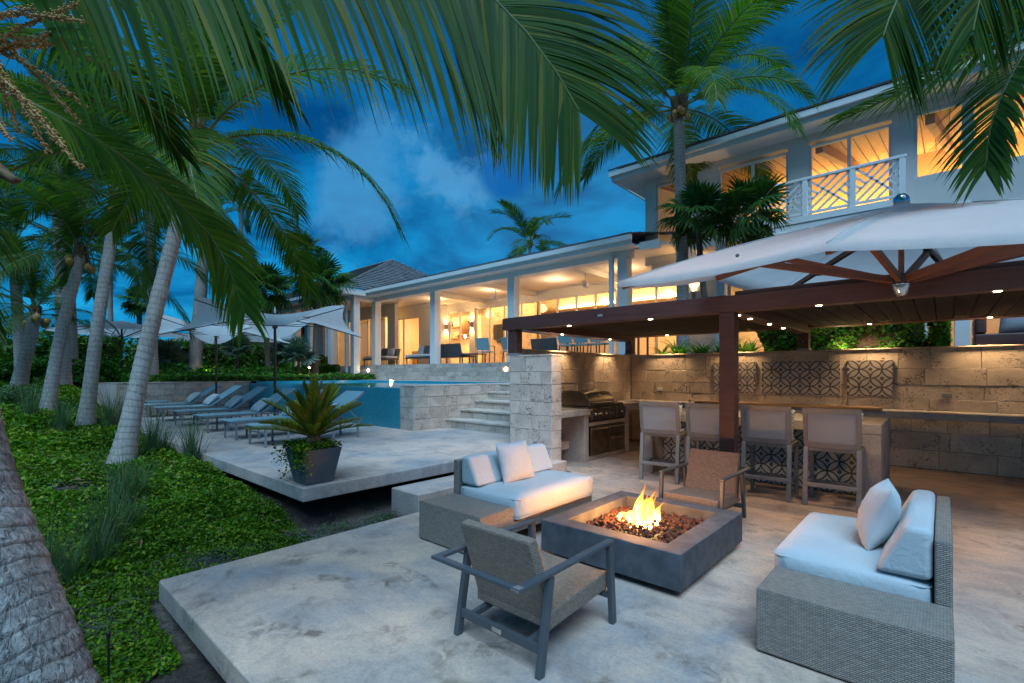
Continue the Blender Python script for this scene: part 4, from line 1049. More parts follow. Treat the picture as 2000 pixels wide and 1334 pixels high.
# ------------------------------------------------------------------ wicker lounge chairs
def slab_between(a, b, w, th, name, mat, parent, bevel=.012, nseg=1):
    return MB().bar(a, b, w, th, (0,0,1)).build(name, mat, parent, bevel=bevel)
def make_chair():
    t = thing('lounge_chair', '', 'chair', group='wicker lounge chairs at the fire pit')
    A = MT['alu']
    seat = MB().hexa([(-.27,-.22,.17),(.27,-.22,.17),(.27,.36,.20),(-.27,.36,.20),(-.27,-.22,.265),(.27,-.22,.265),(.27,.36,.305),(-.27,.36,.305)]).build('seat', MT['weave_d'], t, bevel=.012)
    MB().hexa([(-.265,-.20,.16),(.265,-.20,.16),(.265,-.14,.20),(-.265,-.14,.20),(-.255,-.37,.66),(.255,-.37,.66),(.255,-.305,.67),(-.255,-.305,.67)]).build('backrest', MT['weave_d'], t, bevel=.012)
    for s in (-1, 1):
        x = .30 * s
        MB().bar((x,-.34,0), (x,-.255,.475), .032, .045, (0,1,0)).build('leg', A, t, bevel=.004)
        MB().bar((x,.365,0), (x,.325,.488), .032, .045, (0,1,0)).build('leg', A, t, bevel=.004)
        MB().bar((x,-.51,.488), (x,.35,.50), .045, .02).build('armrest', A, t, bevel=.004)
        MB().bar((.21*s,-.325,.13), (.21*s,.30,.19), .03, .035).build('under_rail', A, t, bevel=.003)
    MB().bar((-.322,-.50,.489), (.322,-.50,.489), .04, .02).build('rear_arm_bar', A, t, bevel=.004)
    mb = MB().bar((-.29,-.318,.125), (.29,-.318,.125), .028, .045); mb.build('rear_stretcher', A, t, bevel=.003)
    MB().bar((-.29,.345,.175), (.29,.345,.175), .028, .04).build('front_stretcher', A, t, bevel=.003)
    MB().box(-.035,.035,-.3345,-.332,.112,.138).build('maker_plate', MT['chrome'], t)
    return t
ch = make_chair(); ch['label'] = 'wicker lounge chair in the foreground seen from behind, slate metal frame'; ch.location = (-1.78, 2.2, 0)
MB().box(.28,.323,-.519,-.485,.4985,.5005).build('worn_patch', MT['alu_l'], ch); MB().box(.27,.322,-.5212,-.5202,.482,.494).build('worn_patch', MT['alu_l'], ch)
c2 = copy_tree(ch)
for k_ in [k_ for k_ in c2.children if k_.name.startswith('worn_patch')]: bpy.data.objects.remove(k_)
c2['label'] = 'wicker lounge chair facing the fire, in front of the pergola post'; c2.location = (-1.84, 5.02, 0); c2.rotation_euler = (0,0,R(180))

# ------------------------------------------------------------------ wicker sofas
def make_sofa(label, loc, sx, ln):
    t = thing('wicker_sofa', label, 'sofa', loc)
    def B(x0, x1, *r): return (min(sx*x0,sx*x1), max(sx*x0,sx*x1)) + r
    MB().box(*B(0,.79, 0,.41, .01,.345)).build('arm_table', MT['weave'], t, bevel=.008)
    MB().box(*B(.02,.77, .02,.39, 0,.012)).build('plinth', MT['black'], t)
    MB().box(*B(0,.79, .414,ln, .12,.215)).build('seat_base', MT['weave'], t, bevel=.008)
    for yy in (ln-.08,): 
        for xx in (.04,.70): MB().box(*B(xx,xx+.05, yy,yy+.05, 0,.12)).build('leg', MT['alu'], t)
    MB().box(*B(.0,.07, .414,ln, .217,.665)).build('backrest', MT['weave'], t, bevel=.01)
    box_cushion(*B(.075,.815, .42,ln+.005, .217,.43), 'seat_cushion', MT['cush'], t, .045, .014)
    def loop(z, x0=.085, x1=.808, y0=.43, y1=None):
        y1 = y1 or ln-.003; r = .04; pts = []
        for cx, cy_, a0 in ((x1-r,y1-r,0),(x0+r,y1-r,90),(x0+r,y0+r,180),(x1-r,y0+r,270)):
            for k in range(5): a = R(a0+k*22.5); pts.append((sx*(cx+math.cos(a)*(r+.004)), cy_+math.sin(a)*(r+.004), z))
        return pts+pts[:1]
    for z in (.405, .238): MB().tube(loop(z), .0045, 5, cap=False).build('piping', MT['cush'], t, smooth=True)
    return t
def wedge(name, label, loc, sx, w, h=.27, tb=.24, tt=.11, group=None):
    mb = MB().hexa([(0,0,0),(sx*tb,0,0),(sx*tb,w,0),(0,w,0),(0,0,h),(sx*tt,0,h),(sx*tt,w,h),(0,w,h)])
    if sx < 0: mb.f = [tuple(reversed(f)) for f in mb.f]
    o = mb.build(name, MT['cush'], None, bevel=.035, seg=4); o.location = loc
    return tag(o, label, 'cushion', group)
S1 = make_sofa('wicker sofa beside the deck step with pale cushions and wicker end table', (-3.55, 2.70, 0), 1, 1.66)
wedge('back_cushion', 'white wedge back cushion at the near end of the sofa beside the deck step', (-3.475, 3.14, .436), 1, .60)
wedge('back_cushion', 'white wedge back cushion at the far end of the sofa, nearest the stone pillar', (-3.475, 3.76, .436), 1, .58)
pillow('throw_pillow', .42, .40, .17, MT['cush'], 'square white pillow leaning on the sofa beside the deck step', (-3.13, 3.62, .432), (R(-20), 0, R(84)), 61)
S2 = make_sofa('large wicker sofa in the right foreground with white seat', (.04, 2.815, 0), -1, 1.60)
wedge('back_cushion', 'white wedge back cushion on the right foreground sofa', (-.035, 3.24, .436), -1, 1.12, .27)
pillow('throw_pillow', .44, .40, .19, MT['cush'], 'plump white pillow standing on the right foreground sofa', (-.36, 3.78, .432), (R(-17), 0, R(-84)), 62)

# ------------------------------------------------------------------ sun loungers
def make_lounger():
    t = thing('sun_lounger', '', 'sun lounger', group='sun loungers in a row by the pool')
    A = MT['alu_g']; w = .31
    for s in (-1, 1):
        MB().bar((s*w, 0, .315), (s*w, 1.75, .315), .026, .03).build('side_rail', A, t)
        for y in (.06, .42, 1.2, 1.68): MB().bar((s*(w-.01), y, 0), (s*(w-.01), y, .30), .03, .03, (0,1,0)).build('leg', A, t)
        MB().bar((s*w, 1.1, .34), (s*w, 1.78, .80), .03, .03).build('back_rail', A, t)
        MB().bar((s*(w-.04), 1.68, .33), (s*(w-.04), 1.46, .58), .018, .018).build('strut', A, t)
    for y in (.06, 1.2): MB().bar((-w, y, .22), (w, y, .22), .02, .02).build('cross_rail', A, t)
    MB().bar((-w, .02, .315), (w, .02, .315), .03, .03).build('foot_rail', A, t)
    mb = MB(); prof = [(-.02,.325),(0,.338),(.3,.342),(.8,.334),(1.1,.345),(1.4,.553),(1.7,.758),(1.80,.832),(1.815,.82)]
    for i, (y, z) in enumerate(prof):
        for x in (-w+.01, w-.01): mb.v.append((x, y, z))
    mb.f = [(2*i, 2*i+1, 2*i+3, 2*i+2) for i in range(len(prof)-1)]
    mb.build('sling', MT['sling'], t, solid=.012)
    return t
lg = make_lounger()
lx = [-8.2, -9.42, -11.0, -12.65, -14.3, -15.9]
ord_ = ['sun lounger nearest the potted cycad', 'sun lounger second from the potted cycad', 'sun lounger third from the potted cycad', 'sun lounger fourth from the potted cycad', 'sun lounger second from the end wall', 'sun lounger nearest the deck end wall']
for i, x in enumerate(lx):
    o = lg if i == 0 else copy_tree(lg)
    o['label'] = ord_[i]; o.location = (x, 2.98, ZU); o.rotation_euler = (0,0,R(random.Random(i).uniform(-2,2)))
    pillow('lounger_pillow', .46, .40, .15, MT['pat'] if i in (2,3,4) else MT['pillow'], ('patterned' if i in (2,3,4) else 'pale') + ' pillow on the ' + ord_[i], (x, 2.98 + 1.02, ZU + .36), (R(-48), 0, 0), 70+i)
st_ = thing('side_table', 'low flat side table at the far end of the lounger row', 'side table', (-16.3, 3.4, ZU))
MB().box(-.22,.22,-.22,.22,.38,.41).build('top', MT['sling'], st_, bevel=.005)
for a in (-1,1):
    for b in (-1,1): MB().box(a*.2-.012,a*.2+.012,b*.2-.012,b*.2+.012,0,.38).build('leg', MT['alu_g'], st_)

# ------------------------------------------------------------------ umbrellas
def sail_canopy(rad, hi, lo, apex, ns=9, nr=9):
    """eight-point sail: alternating raised and lowered tips with hollow edges"""
    mb = MB(); m_ = 8 * ns
    for j in range(nr + 1):
        s = j / nr
        for i in range(m_):
            th = 2*math.pi*i/m_; k = i / ns; f = k - math.floor(k)
            tipr = rad * (1 - .20 * math.sin(math.pi * f)); z8 = [hi if q % 2 == 0 else lo for q in range(9)]
            a, b = z8[int(k) % 8], z8[(int(k)+1) % 8]; e = a*(1-f)+b*f
            w = .5 - .5*math.cos(math.pi*f); e = a*(1-w)+b*w
            rr = tipr * (1.12 if False else 1) * s
            z = apex * (1 - s) + e * s**1.7 - .10 * s * (1 - s)
            mb.v.append((rr*math.cos(th), rr*math.sin(th), z))
    for j in range(nr):
        for i in range(m_):
            i2 = (i+1) % m_; mb.f.append((j*m_+i, (j+1)*m_+i, (j+1)*m_+i2, j*m_+i2))
    return mb
def make_sail():
    t = thing('sail_umbrella', '', 'umbrella', group='white sail umbrellas by the pool')
    MB().lathe([(.28,0),(.28,.04),(.06,.06)], 20).build('base', MT['alu'], t)
    MB().tube([(0,0,.05),(0,0,2.55)], .028, 10).build('pole', MT['wood_dk'], t)
    MB().lathe([(.05,2.2),(.06,2.22),(.06,2.30),(.05,2.32)], 12).build('hub', MT['wood_dk'], t)
    MB().lathe([(.02,2.55),(.025,2.6),(.0,2.72)], 10).build('finial', MT['white'], t)
    c = sail_canopy(1.95, .12, -.42, .0); c.v = [(x, y, z+2.52) for x, y, z in c.v]; c.build('canopy', MT['canvas'], t, smooth=True)
    for k_ in range(8):
        a = k_*math.pi/4; hi_ = k_ % 2 == 0; d = V((math.cos(a), math.sin(a), 0)); zt = (2.52+.10) if hi_ else (2.52-.44)
        pts = [V((0,0,2.47)), d*1.0 + V((0,0, 2.42 + (.0 if hi_ else -.12))), d*1.93 + V((0,0,zt-.03))]
        rb = MB().tube(pts, .011, 6).build('rib', MT['wood_dk'], t)
        MB().tube([V((0,0,2.26)), pts[1]*.999 + V((0,0,-.01))], .009, 6).build('strut', MT['wood_dk'], rb)
    return t
u0 = make_sail(); u0['label'] = 'white sail umbrella nearest the pool pier, tallest of the pair'; u0.location = (-11.45, 4.62, ZU); u0.rotation_euler = (0,0,R(22))
u1 = copy_tree(u0); u1['label'] = 'white sail umbrella beside the leaning palm trunk, farther of the pair'; u1.location = (-15.4, 4.6, ZU); u1.rotation_euler = (0,0,R(30))
t = thing('market_umbrella', 'white eight rib market umbrella behind the palm trunks on the left', 'umbrella', (-22.0, 3.55, 1.24))
MB().tube([(0,0,0),(0,0,2.1)], .03, 10).build('pole', MT['wood_dk'], t); MB().lathe([(.25,0),(.25,.05),(.05,.07)],16).build('base', MT['alu'], t)
mb = MB(); n_ = 48
for j in range(6):
    s = j/5
    for i in range(n_):
        th = 2*math.pi*i/n_; f = (i % 6)/6; mb.v.append((2.05*s*math.cos(th)*(1-.05*math.sin(math.pi*f)), 2.05*s*math.sin(th)*(1-.05*math.sin(math.pi*f)), 2.17-.42*s - .03*math.sin(math.pi*f)*s))
for j in range(5):
    for i in range(n_): mb.f.append((j*n_+i, (j+1)*n_+i, (j+1)*n_+(i+1)%n_, j*n_+(i+1)%n_))
mb.build('canopy', MT['canvas'], t, smooth=True)
for k_ in range(8):
    a = k_*math.pi/4; d = V((math.cos(a), math.sin(a), 0))
    MB().tube([V((0,0,2.14)), d*2.03+V((0,0,1.725))], .014, 6).build('rib', MT['wood_dk'], t); MB().tube([V((0,0,1.55)), d*1.0+V((0,0,1.93))], .011, 6).build('strut', MT['wood_dk'], t)

# large cantilever umbrella over the sofa
UB = thing('cantilever_umbrella', 'large square white cantilever umbrella with hardwood ribs over the right sofa', 'umbrella', (-.277, 5.59, 0))
ldir = V((-.985, .171, 0)); fdir = V((-.171, -.985, 0)); a_ = 1.78
tips = []
for (l, f, z) in ((1,-1,2.66),(1,0,2.68),(1,1,2.385),(0,1,2.38),(-1,1,2.17),(-1,0,2.50),(-1,-1,2.56),(0,-1,2.74)):
    p = (ldir*l + fdir*f) * a_; tips.append(V((p.x, p.y, z)))
apx = V((0,0,2.985)); mb = MB(); ns, nr = 8, 10; m_ = 8*ns
for j in range(nr+1):
    s = j/nr
    for i in range(m_):
        k_, f = divmod(i, ns); f /= ns; A_, B_ = tips[k_], tips[(k_+1)%8]; e_ = A_.lerp(B_, f)
        e_ = V((e_.x, e_.y, e_.z)); bow = .035*math.sin(math.pi*f)
        p = apx.lerp(e_, s); p.z += .05*math.sin(math.pi*s) - bow*s + .006*math.sin(i*2.1+j*1.7)*s*(1-s)*2
        mb.v.append(tuple(p))
for j in range(nr):
    for i in range(m_):
        i2 = (i+1) % m_; mb.f.append((j*m_+i, j*m_+i2, (j+1)*m_+i2, (j+1)*m_+i))
# hem
b = len(mb.v)
for i in range(m_):
    x, y, z = mb.v[nr*m_+i]; mb.v.append((x*1.004, y*1.004, z-.055))
for i in range(m_): i2 = (i+1)%m_; mb.f.append((nr*m_+i, nr*m_+i2, b+i2, b+i))
mb.build('canopy', MT['canvas'], UB, smooth=True)
mb = MB(); 
for j in range(5):
    s = j/4
    for i in range(m_):
        k_, f = divmod(i, ns); f /= ns; e_ = tips[k_].lerp(tips[(k_+1)%8], f); p = apx.lerp(e_, s*.30); mb.v.append((p.x, p.y, p.z+.055-.012*s+.006*math.sin(i*.9)*s))
for j in range(4):
    for i in range(m_): i2=(i+1)%m_; mb.f.append((j*m_+i, j*m_+i2, (j+1)*m_+i2, (j+1)*m_+i))
mb.build('vent_cap', MT['canvas'], UB, smooth=True)
for k_ in range(8):
    MB().tube([tuple(apx.lerp(tips[k_], s_)+V((0,0,.05*math.sin(math.pi*s_)+.004))) for s_ in np.linspace(.31,1,9)], .006, 5).build('seam', MT['canvas'], UB, smooth=True)
MB().lathe([(.06,3.02),(.065,3.05),(.06,3.09),(.035,3.12),(0,3.13)], 16).build('finial', MT['chrome'], UB, smooth=True)
MB().tube([(0,0,2.20),(0,0,3.02)], .022, 8).build('centre_pole', MT['teak'], UB)
MB().lathe([(.03,2.20),(.05,2.23),(.075,2.30),(.075,2.315)], 16).build('hub', MT['chrome'], UB, smooth=True)
MB().lathe([(.07,2.316),(.085,2.33),(.085,2.38),(.05,2.40)], 12).build('hub_block', MT['black'], UB)
for k_, tp in enumerate(tips):
    top = V((0,0,2.90)); end = V((tp.x*.985, tp.y*.985, tp.z-.045))
    mid = top.lerp(end, .56) + V((0,0,.02))
    rb = MB().bar(top, end, .042, .055).build('rib', MT['teak'], UB, bevel=.004)
    hubp = V((tp.x, tp.y, 0)).normalized()*.07 + V((0,0,2.35)); jp = mid - V((0,0,.05))
    MB().bar(hubp, jp, .042, .06).build('strut', MT['teak'], rb, bevel=.004)
    dd = (end-top).normalized(); MB().bar(mid - dd*.06 - V((0,0,.03)), mid + dd*.06 - V((0,0,.03)), .065, .10).build('joint', MT['wood_dk'], rb, bevel=.012)
g_ = MB().lathe([(.011,0),(.015,.002),(.015,.004),(.011,.005)], 14).build('grommet', MT['alu'], UB)
gp = tips[2].lerp(tips[3], .62); gp = apx.lerp(gp, .955); g_.location = gp + V((0,-.012,.022)); g_.rotation_euler = (R(75), 0, 0)
mast = -ldir*3.0 + V((0,0,0))
MB().tube([mast, mast+V((0,0,3.0))], .06, 12).build('mast', MT['teak'], UB); MB().bar(V((0,0,2.36))-ldir*.08, mast+V((0,0,2.85)), .055, .09).build('arm', MT['teak'], UB, bevel=.005)
MB().box(mast.x-.5,mast.x+.5,mast.y-.5,mast.y+.5,0,.06).build('base', MT['alu'], UB, bevel=.01)

# ------------------------------------------------------------------ veranda furniture
def outdoor_sofa(label, loc, rz, w, mat='alu_g', cush='pillow', pil=3):
    t = thing('veranda_sofa', label, 'sofa', loc, rz)
    for sx_ in (-1,1):
        for y in (-.3,.3): MB().bar((sx_*(w/2-.05), y, 0), (sx_*(w/2-.05), y, .3), .04, .04, (0,1,0)).build('leg', MT['alu'], t)
    MB().box(-w/2, w/2, -.36, .36, .28, .34).build('seat_frame', MT['alu'], t)
    box_cushion(-w/2+.01, w/2-.01, -.36, .34, .34, .46, 'seat_cushion', MT[cush], t, .04)
    MB().hexa([(-w/2,.32,.32),(w/2,.32,.32),(w/2,.37,.32),(-w/2,.37,.32),(-w/2,.44,.82),(w/2,.44,.82),(w/2,.49,.82),(-w/2,.49,.82)]).build('backrest', MT[mat], t, bevel=.01)
    for k_ in range(pil):
        o = cushion_mesh(.5,.42,.16,.6,k_,8,8).build('loose_pillow', MT[['pillow','planter','cush'][k_%3]], t, smooth=True); o.location = (-w/2+.4+k_*(w-.8)/max(1,pil-1), .16, .46); o.rotation_euler = (R(-14),0,R(k_*9-9))
    return t
outdoor_sofa('cushioned veranda sofa against the wall between the first two columns', (-16.9, 13.1, ZT), 0, 1.7)
outdoor_sofa('dark veranda sofa seen from behind, right of the second column', (-15.0, 13.2, ZT), R(180), 1.75, 'alu', 'pillow', 0)
outdoor_sofa('cushioned sofa in the left veranda bay by the glazing', (-20.4, 13.2, ZT), 0, 2.0)
outdoor_sofa('brown sofa under the far end of the pergola view', (-10.15, 13.4, ZT), R(180), 1.1, 'alu', 'cush', 1)
def dining_chair(label, loc, rz, sh=.45, group=None, h=.95):
    t = thing('veranda_chair', label, 'chair', loc, rz, group)
    for sx_ in (-1,1):
        MB().bar((sx_*.25,-.24,0),(sx_*.25,-.24,sh+.2),.03,.03,(0,1,0)).build('leg', MT['alu'], t); MB().bar((sx_*.25,.26,0),(sx_*.25,.22,sh),.03,.03,(0,1,0)).build('leg', MT['alu'], t)
        MB().bar((sx_*.27,-.26,sh+.2),(sx_*.27,.28,sh+.2),.04,.02).build('arm', MT['alu'], t)
    MB().box(-.26,.26,-.26,.26,sh-.03,sh+.01).build('seat', MT['sling'], t)
    MB().hexa([(-.26,.22,sh+.04),(.26,.22,sh+.04),(.26,.25,sh+.04),(-.26,.25,sh+.04),(-.26,.34,h),(.26,.34,h),(.26,.37,h),(-.26,.37,h)]).build('back', MT['sling'], t, bevel=.006)
    return t
dining_chair('dark sling armchair on the veranda right of the dark sofa', (-12.9, 12.95, ZT), R(200))
dining_chair('dark armchair on the veranda beside the middle column', (-11.9, 13.3, ZT), R(160))
for i, x in enumerate((-9.05, -8.45, -7.85)):
    dining_chair(['grey sling bar chair at the veranda bar, left of three', 'grey sling bar chair at the veranda bar, middle of three', 'grey sling bar chair at the veranda bar, right of three'][i], (x, 12.95, ZT), R(178), .55, 'bar chairs on the veranda', 1.02)
t = thing('veranda_bar_table', 'dark bar table behind the three veranda bar chairs', 'table', (-8.3, 13.6, ZT))
MB().box(-1.2,1.6,-.35,.35,.88,.93).build('top', MT['alu'], t, bevel=.008)
for sx_ in (-1.1,1.5):
    for y in (-.3,.3): MB().bar((sx_,y,0),(sx_,y,.88),.05,.05,(0,1,0)).build('leg', MT['alu'], t)
t = thing('veranda_low_table', 'low dark table on the veranda in front of the sofas', 'table', (-13.7, 13.0, ZT))
MB().box(-.5,.5,-.3,.3,.36,.4).build('top', MT['alu'], t, bevel=.006)
for sx_ in (-.45,.45):
    for y in (-.25,.25): MB().bar((sx_,y,0),(sx_,y,.36),.04,.04,(0,1,0)).build('leg', MT['alu'], t)
t = thing('terrace_sofa', 'dark wicker sofa with blue-white cushion behind the stone wall at the far right', 'sofa', (.95, 11.6, ZT-.02))
MB().box(-.55,1.6,-.4,.4,.1,.3).build('base', MT['wood_dk'], t, bevel=.03); MB().box(-.55,-.40,-.4,.4,.3,.6).build('arm', MT['wood_dk'], t, bevel=.04)
o = cushion_mesh(1.0,.55,.3,.5,3,10,10).build('cushion', MT['cush'], t, smooth=True); o.location = (.25,-.1,.3)
# ------------------------------------------------------------------ palms
def catmull(pts, n):
    pts = [V(p) for p in pts]; P = [pts[0]*2-pts[1]] + pts + [pts[-1]*2-pts[-2]]; out = []; segs = len(pts)-1
    for i in range(n+1):
        u = i/n*segs; k = min(int(u), segs-1); t = u-k; a, b, c, d = P[k:k+4]
        out.append(.5*((2*b)+(c-a)*t+(2*a-5*b+4*c-d)*t*t+(3*b-a-3*c+d)*t*t*t))
    return out
def frond_geo(path, n, leaf, width, droop, seed, spread=(35, 68), lift=.25, seg=4, t0=.14, rach=.022, uneven=.12, up=None, bent=0., sides=(1,-1), prof=None):
    """pinnate leaf along a path: leaflets as separate tapering blades; returns leaflet MB and rachis MB"""
    rnd = random.Random(seed); P = catmull(path, 40); lf = MB(); rc = MB()
    rc.tube([P[i] for i in range(0, 41, 4)], [rach*(1-.85*i/40)+.002 for i in range(0, 41, 4)], 6)
    g = V((0,0,-1))
    for i in range(n):
        t = t0 + (1-t0)*(i+.5)/n
        u = t*40; k = min(int(u), 39); p = P[k].lerp(P[k+1], u-k); T = (P[min(k+2,40)]-P[max(k-1,0)]).normalized()
        upv = up or V((0,0,1)); S = T.cross(upv)
        if S.length < .15: S = T.cross(V((0,1,0)))
        S.normalize(); Nn = S.cross(T).normalized()
        l = leaf*(min(1, .45+1.6*(t-t0)) if t < .5 else max(.28, 1-1.15*(t-.5)**1.25)) if prof is None else leaf*prof(t)
        ang = R(90-(spread[0]+(spread[1]-spread[0])*t*t))
        for s in sides:
            ll = l*rnd.uniform(1-uneven, 1+uneven*.6)
            d = (S*s*math.sin(ang+rnd.uniform(-.06,.06)) + T*math.cos(ang) + Nn*(lift*rnd.uniform(.6,1.3))).normalized()
            w = width*rnd.uniform(.8,1.15); q = p.copy(); b = len(lf.v); tw = rnd.uniform(-.5,.5)
            kink = rnd.random() < bent; dr = droop*rnd.uniform(.7,1.35)
            for j in range(seg+1):
                s_ = j/seg
                dj = (d + g*dr*(s_**1.15) + (g*1.6 if kink and s_ > .55 else V((0,0,0)))).normalized()
                Wv = dj.cross(Nn if abs(dj.dot(Nn)) < .93 else S)
                Wv = (Wv.normalized()*math.cos(tw) + Nn*math.sin(tw)*.5)*(w*.5*(.55+.45*min(1,s_*4))*(1-s_**2.2))
                if j == seg: lf.v.append(tuple(q))
                else: lf.v += [tuple(q-Wv), tuple(q+Wv)]
                q = q + dj*ll/seg
            for j in range(seg-1): lf.f.append((b+2*j, b+2*j+1, b+2*j+3, b+2*j+2))
            lf.f.append((b+2*seg-2, b+2*seg-1, b+2*seg))
    return lf, rc
def mesh_of(mb, name, mat, smooth=False):
    me = bpy.data.meshes.new(name); me.from_pydata(mb.v, [], mb.f); me.materials.append(mat)
    if smooth: me.shade_smooth()
    return me
def frond_mesh2(lf, rc, name, m1, m2):
    me = bpy.data.meshes.new(name); nv = len(lf.v)
    me.from_pydata(lf.v+rc.v, [], lf.f+[tuple(i+nv for i in f) for f in rc.f]); me.materials.append(m1); me.materials.append(m2)
    mi = np.zeros(len(me.polygons), dtype=np.int32); mi[len(lf.f):] = 1; me.polygons.foreach_set('material_index', mi); return me
def std_frond(el, bend, Ln, leaf, n, seed, width=.045, droop=.7, mats=('coco','rachis'), **kw):
    pts = []; p = V((0,0,0)); pts.append(p.copy()); N_ = 8
    for i in range(N_):
        s = (i+.5)/N_; a = R(el-bend*s**1.25); p = p+V((math.cos(a),0,math.sin(a)))*Ln/N_; pts.append(p.copy())
    lf, rc = frond_geo(pts, n, leaf, width, droop, seed, **kw)
    return frond_mesh2(lf, rc, 'frond', MT[mats[0]], MT[mats[1]])
def obj(name, me, parent=None, loc=(0,0,0), rot=(0,0,0), sc=1):
    o = bpy.data.objects.new(name, me); COL.objects.link(o); o.parent = parent; o.location = loc; o.rotation_euler = rot
    o.scale = (sc,sc,sc) if isinstance(sc, (int,float)) else sc; return o
FR = {}
LIB = ((85,32,.35),(72,58,.5),(57,80,.7),(40,92,.9),(22,92,1.1),(2,72,1.25))
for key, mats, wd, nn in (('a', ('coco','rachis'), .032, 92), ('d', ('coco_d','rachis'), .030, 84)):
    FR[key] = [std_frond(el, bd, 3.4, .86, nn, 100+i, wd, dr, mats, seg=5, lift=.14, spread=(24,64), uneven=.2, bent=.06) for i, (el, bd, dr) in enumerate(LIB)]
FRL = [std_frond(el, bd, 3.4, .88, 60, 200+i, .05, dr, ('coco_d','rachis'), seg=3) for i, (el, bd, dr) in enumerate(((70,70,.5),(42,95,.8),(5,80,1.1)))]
def trunk(parent, pts, r0, r1, mat, flare=1.6, n=14, ring=.11, seed=0, name='trunk'):
    P = catmull(pts, 70); L_ = [0]
    for a, b in zip(P[:-1], P[1:]): L_.append(L_[-1]+(b-a).length)
    tot = L_[-1]; rnd = random.Random(seed); rad = []
    for s in L_:
        f = s/tot; r = r0+(r1-r0)*f**.7; r *= 1+(flare-1)*math.exp(-s/.35)
        r *= 1+.022*math.sin(s/ring*2*math.pi)+rnd.uniform(-.008,.008); rad.append(r)
    off = parent.location
    o = MB().tube([p-off for p in P], rad, n).build(name, mat, parent, smooth=True)
    along_attr(o, [s for s in L_ for _ in range(n)]); return P[-1]
def coconut(label, base, top, via=None, r0=.19, r1=.12, nf=15, key='a', sc=1.0, seed=0, name='coconut_palm', nuts=True, mat='trunk', el_off=0, low=False, fl=1.6, az0=None, dead=False):
    base, top = V(base), V(top); t = thing(name, label, 'palm tree', base); rnd = random.Random(seed)
    via = V(via) if via else base.lerp(top, .5)+V((rnd.uniform(-.1,.1), rnd.uniform(-.1,.1), 0))
    trunk(t, [base-V((0,0,.15)), base.lerp(via,.5)+V((0,0,0)), via, top], r0, r1, MT[mat], fl, 10 if low else 14, seed=seed)
    lib = FRL if low else FR[key]; off = top-base; a = az0 if az0 is not None else rnd.uniform(0,6)
    for i in range(nf):
        f = i/max(1,nf-1); k = min(len(lib)-1, int(f*len(lib)*.999)); a += 2.3999+rnd.uniform(-.25,.25)
        obj('frond', lib[k], t, off+V((0,0,.06*(1-f))), (rnd.uniform(-.25,.25), R(-el_off)+rnd.uniform(-.12,.12), a), sc*rnd.uniform(.86,1.1))
    # boot fibre and nuts under the crown
    mb = MB()
    for i in range(16):
        b_ = rnd.uniform(0,6.28); d = V((math.cos(b_), math.sin(b_), 0)); z = rnd.uniform(-.28,.12)
        mb.hexa([d*r1*.6+V((0,0,z))-V((-d.y,d.x,0))*.05, d*r1*.6+V((0,0,z))+V((-d.y,d.x,0))*.05, d*(r1*1.3)+V((0,0,z))+V((-d.y,d.x,0))*.05, d*(r1*1.3)+V((0,0,z))-V((-d.y,d.x,0))*.05,
                 d*r1*1.0+V((0,0,z+.3))-V((-d.y,d.x,0))*.035, d*r1*1.0+V((0,0,z+.3))+V((-d.y,d.x,0))*.035, d*(r1*1.9)+V((0,0,z+.27))+V((-d.y,d.x,0))*.035, d*(r1*1.9)+V((0,0,z+.27))-V((-d.y,d.x,0))*.035])
    mb.v = [tuple(V(v)*min(1.2,sc)+off) for v in mb.v]; mb.build('leaf_base_fibre', MT['fibre'], t)
    if nuts:
        for i in range(7):
            b_ = rnd.uniform(0,6.28); o = MB().lathe([(.015,-.085),(.055,-.05),(.068,0),(.05,.05),(.015,.08)], 8).build('coconut', MT['flower'], t, smooth=True); o.location = off+V((math.cos(b_)*(r1+.09), math.sin(b_)*(r1+.09), rnd.uniform(-.25,-.05)))
    return t
gz = lambda x, y: float(ground_z(x, y))
# row of leaning palms along the deck
b1 = at(232, 915, 6.1); b1.z = gz(b1.x, b1.y)
coconut('large leaning coconut palm with the pale trunk nearest the deck edge', b1, at(385, 290, 6.9), at(305, 600, 6.4), .105, .082, 17, 'a', .92, 3, fl=2.1, az0=.4)
b2 = at(165, 845, 8.0); b2.z = gz(b2.x, b2.y)
coconut('coconut palm with slightly curved trunk left of the large leaning one', b2, at(228, 400, 8.6), at(196, 600, 8.2), .10, .085, 13, 'd', .75, 5, fl=1.9)
b3 = at(88, 815, 8.7); b3.z = gz(b3.x, b3.y)
coconut('leaning coconut palm third from the deck edge', b3, at(158, 500, 9.4), at(122, 640, 9.0), .10, .085, 13, 'd', .72, 8, fl=1.8)
b4 = at(32, 765, 10.5); b4.z = gz(b4.x, b4.y)
coconut('short coconut palm with orange nuts at the left edge', b4, at(68, 612, 10.8), at(55, 680, 10.6), .125, .11, 13, 'd', .62, 9)
b5 = at(378, 722, 19); b5.z = 1.2
coconut('stout palm trunk behind the sail umbrellas', b5, at(402, 440, 19.5), at(390, 600, 19.2), .26, .2, 12, 'd', .95, 12, low=True, fl=1.3)
# mid palm in front of the upper storey
bm_ = V((-4.62, 11.3, ZT-.05))
coconut('tall coconut palm rising in front of the upper storey windows', bm_, at(1325, 215, 11.4), at(1332, 480, 11.4), .155, .125, 20, 'a', 1.0, 21, fl=1.2, az0=1.1)
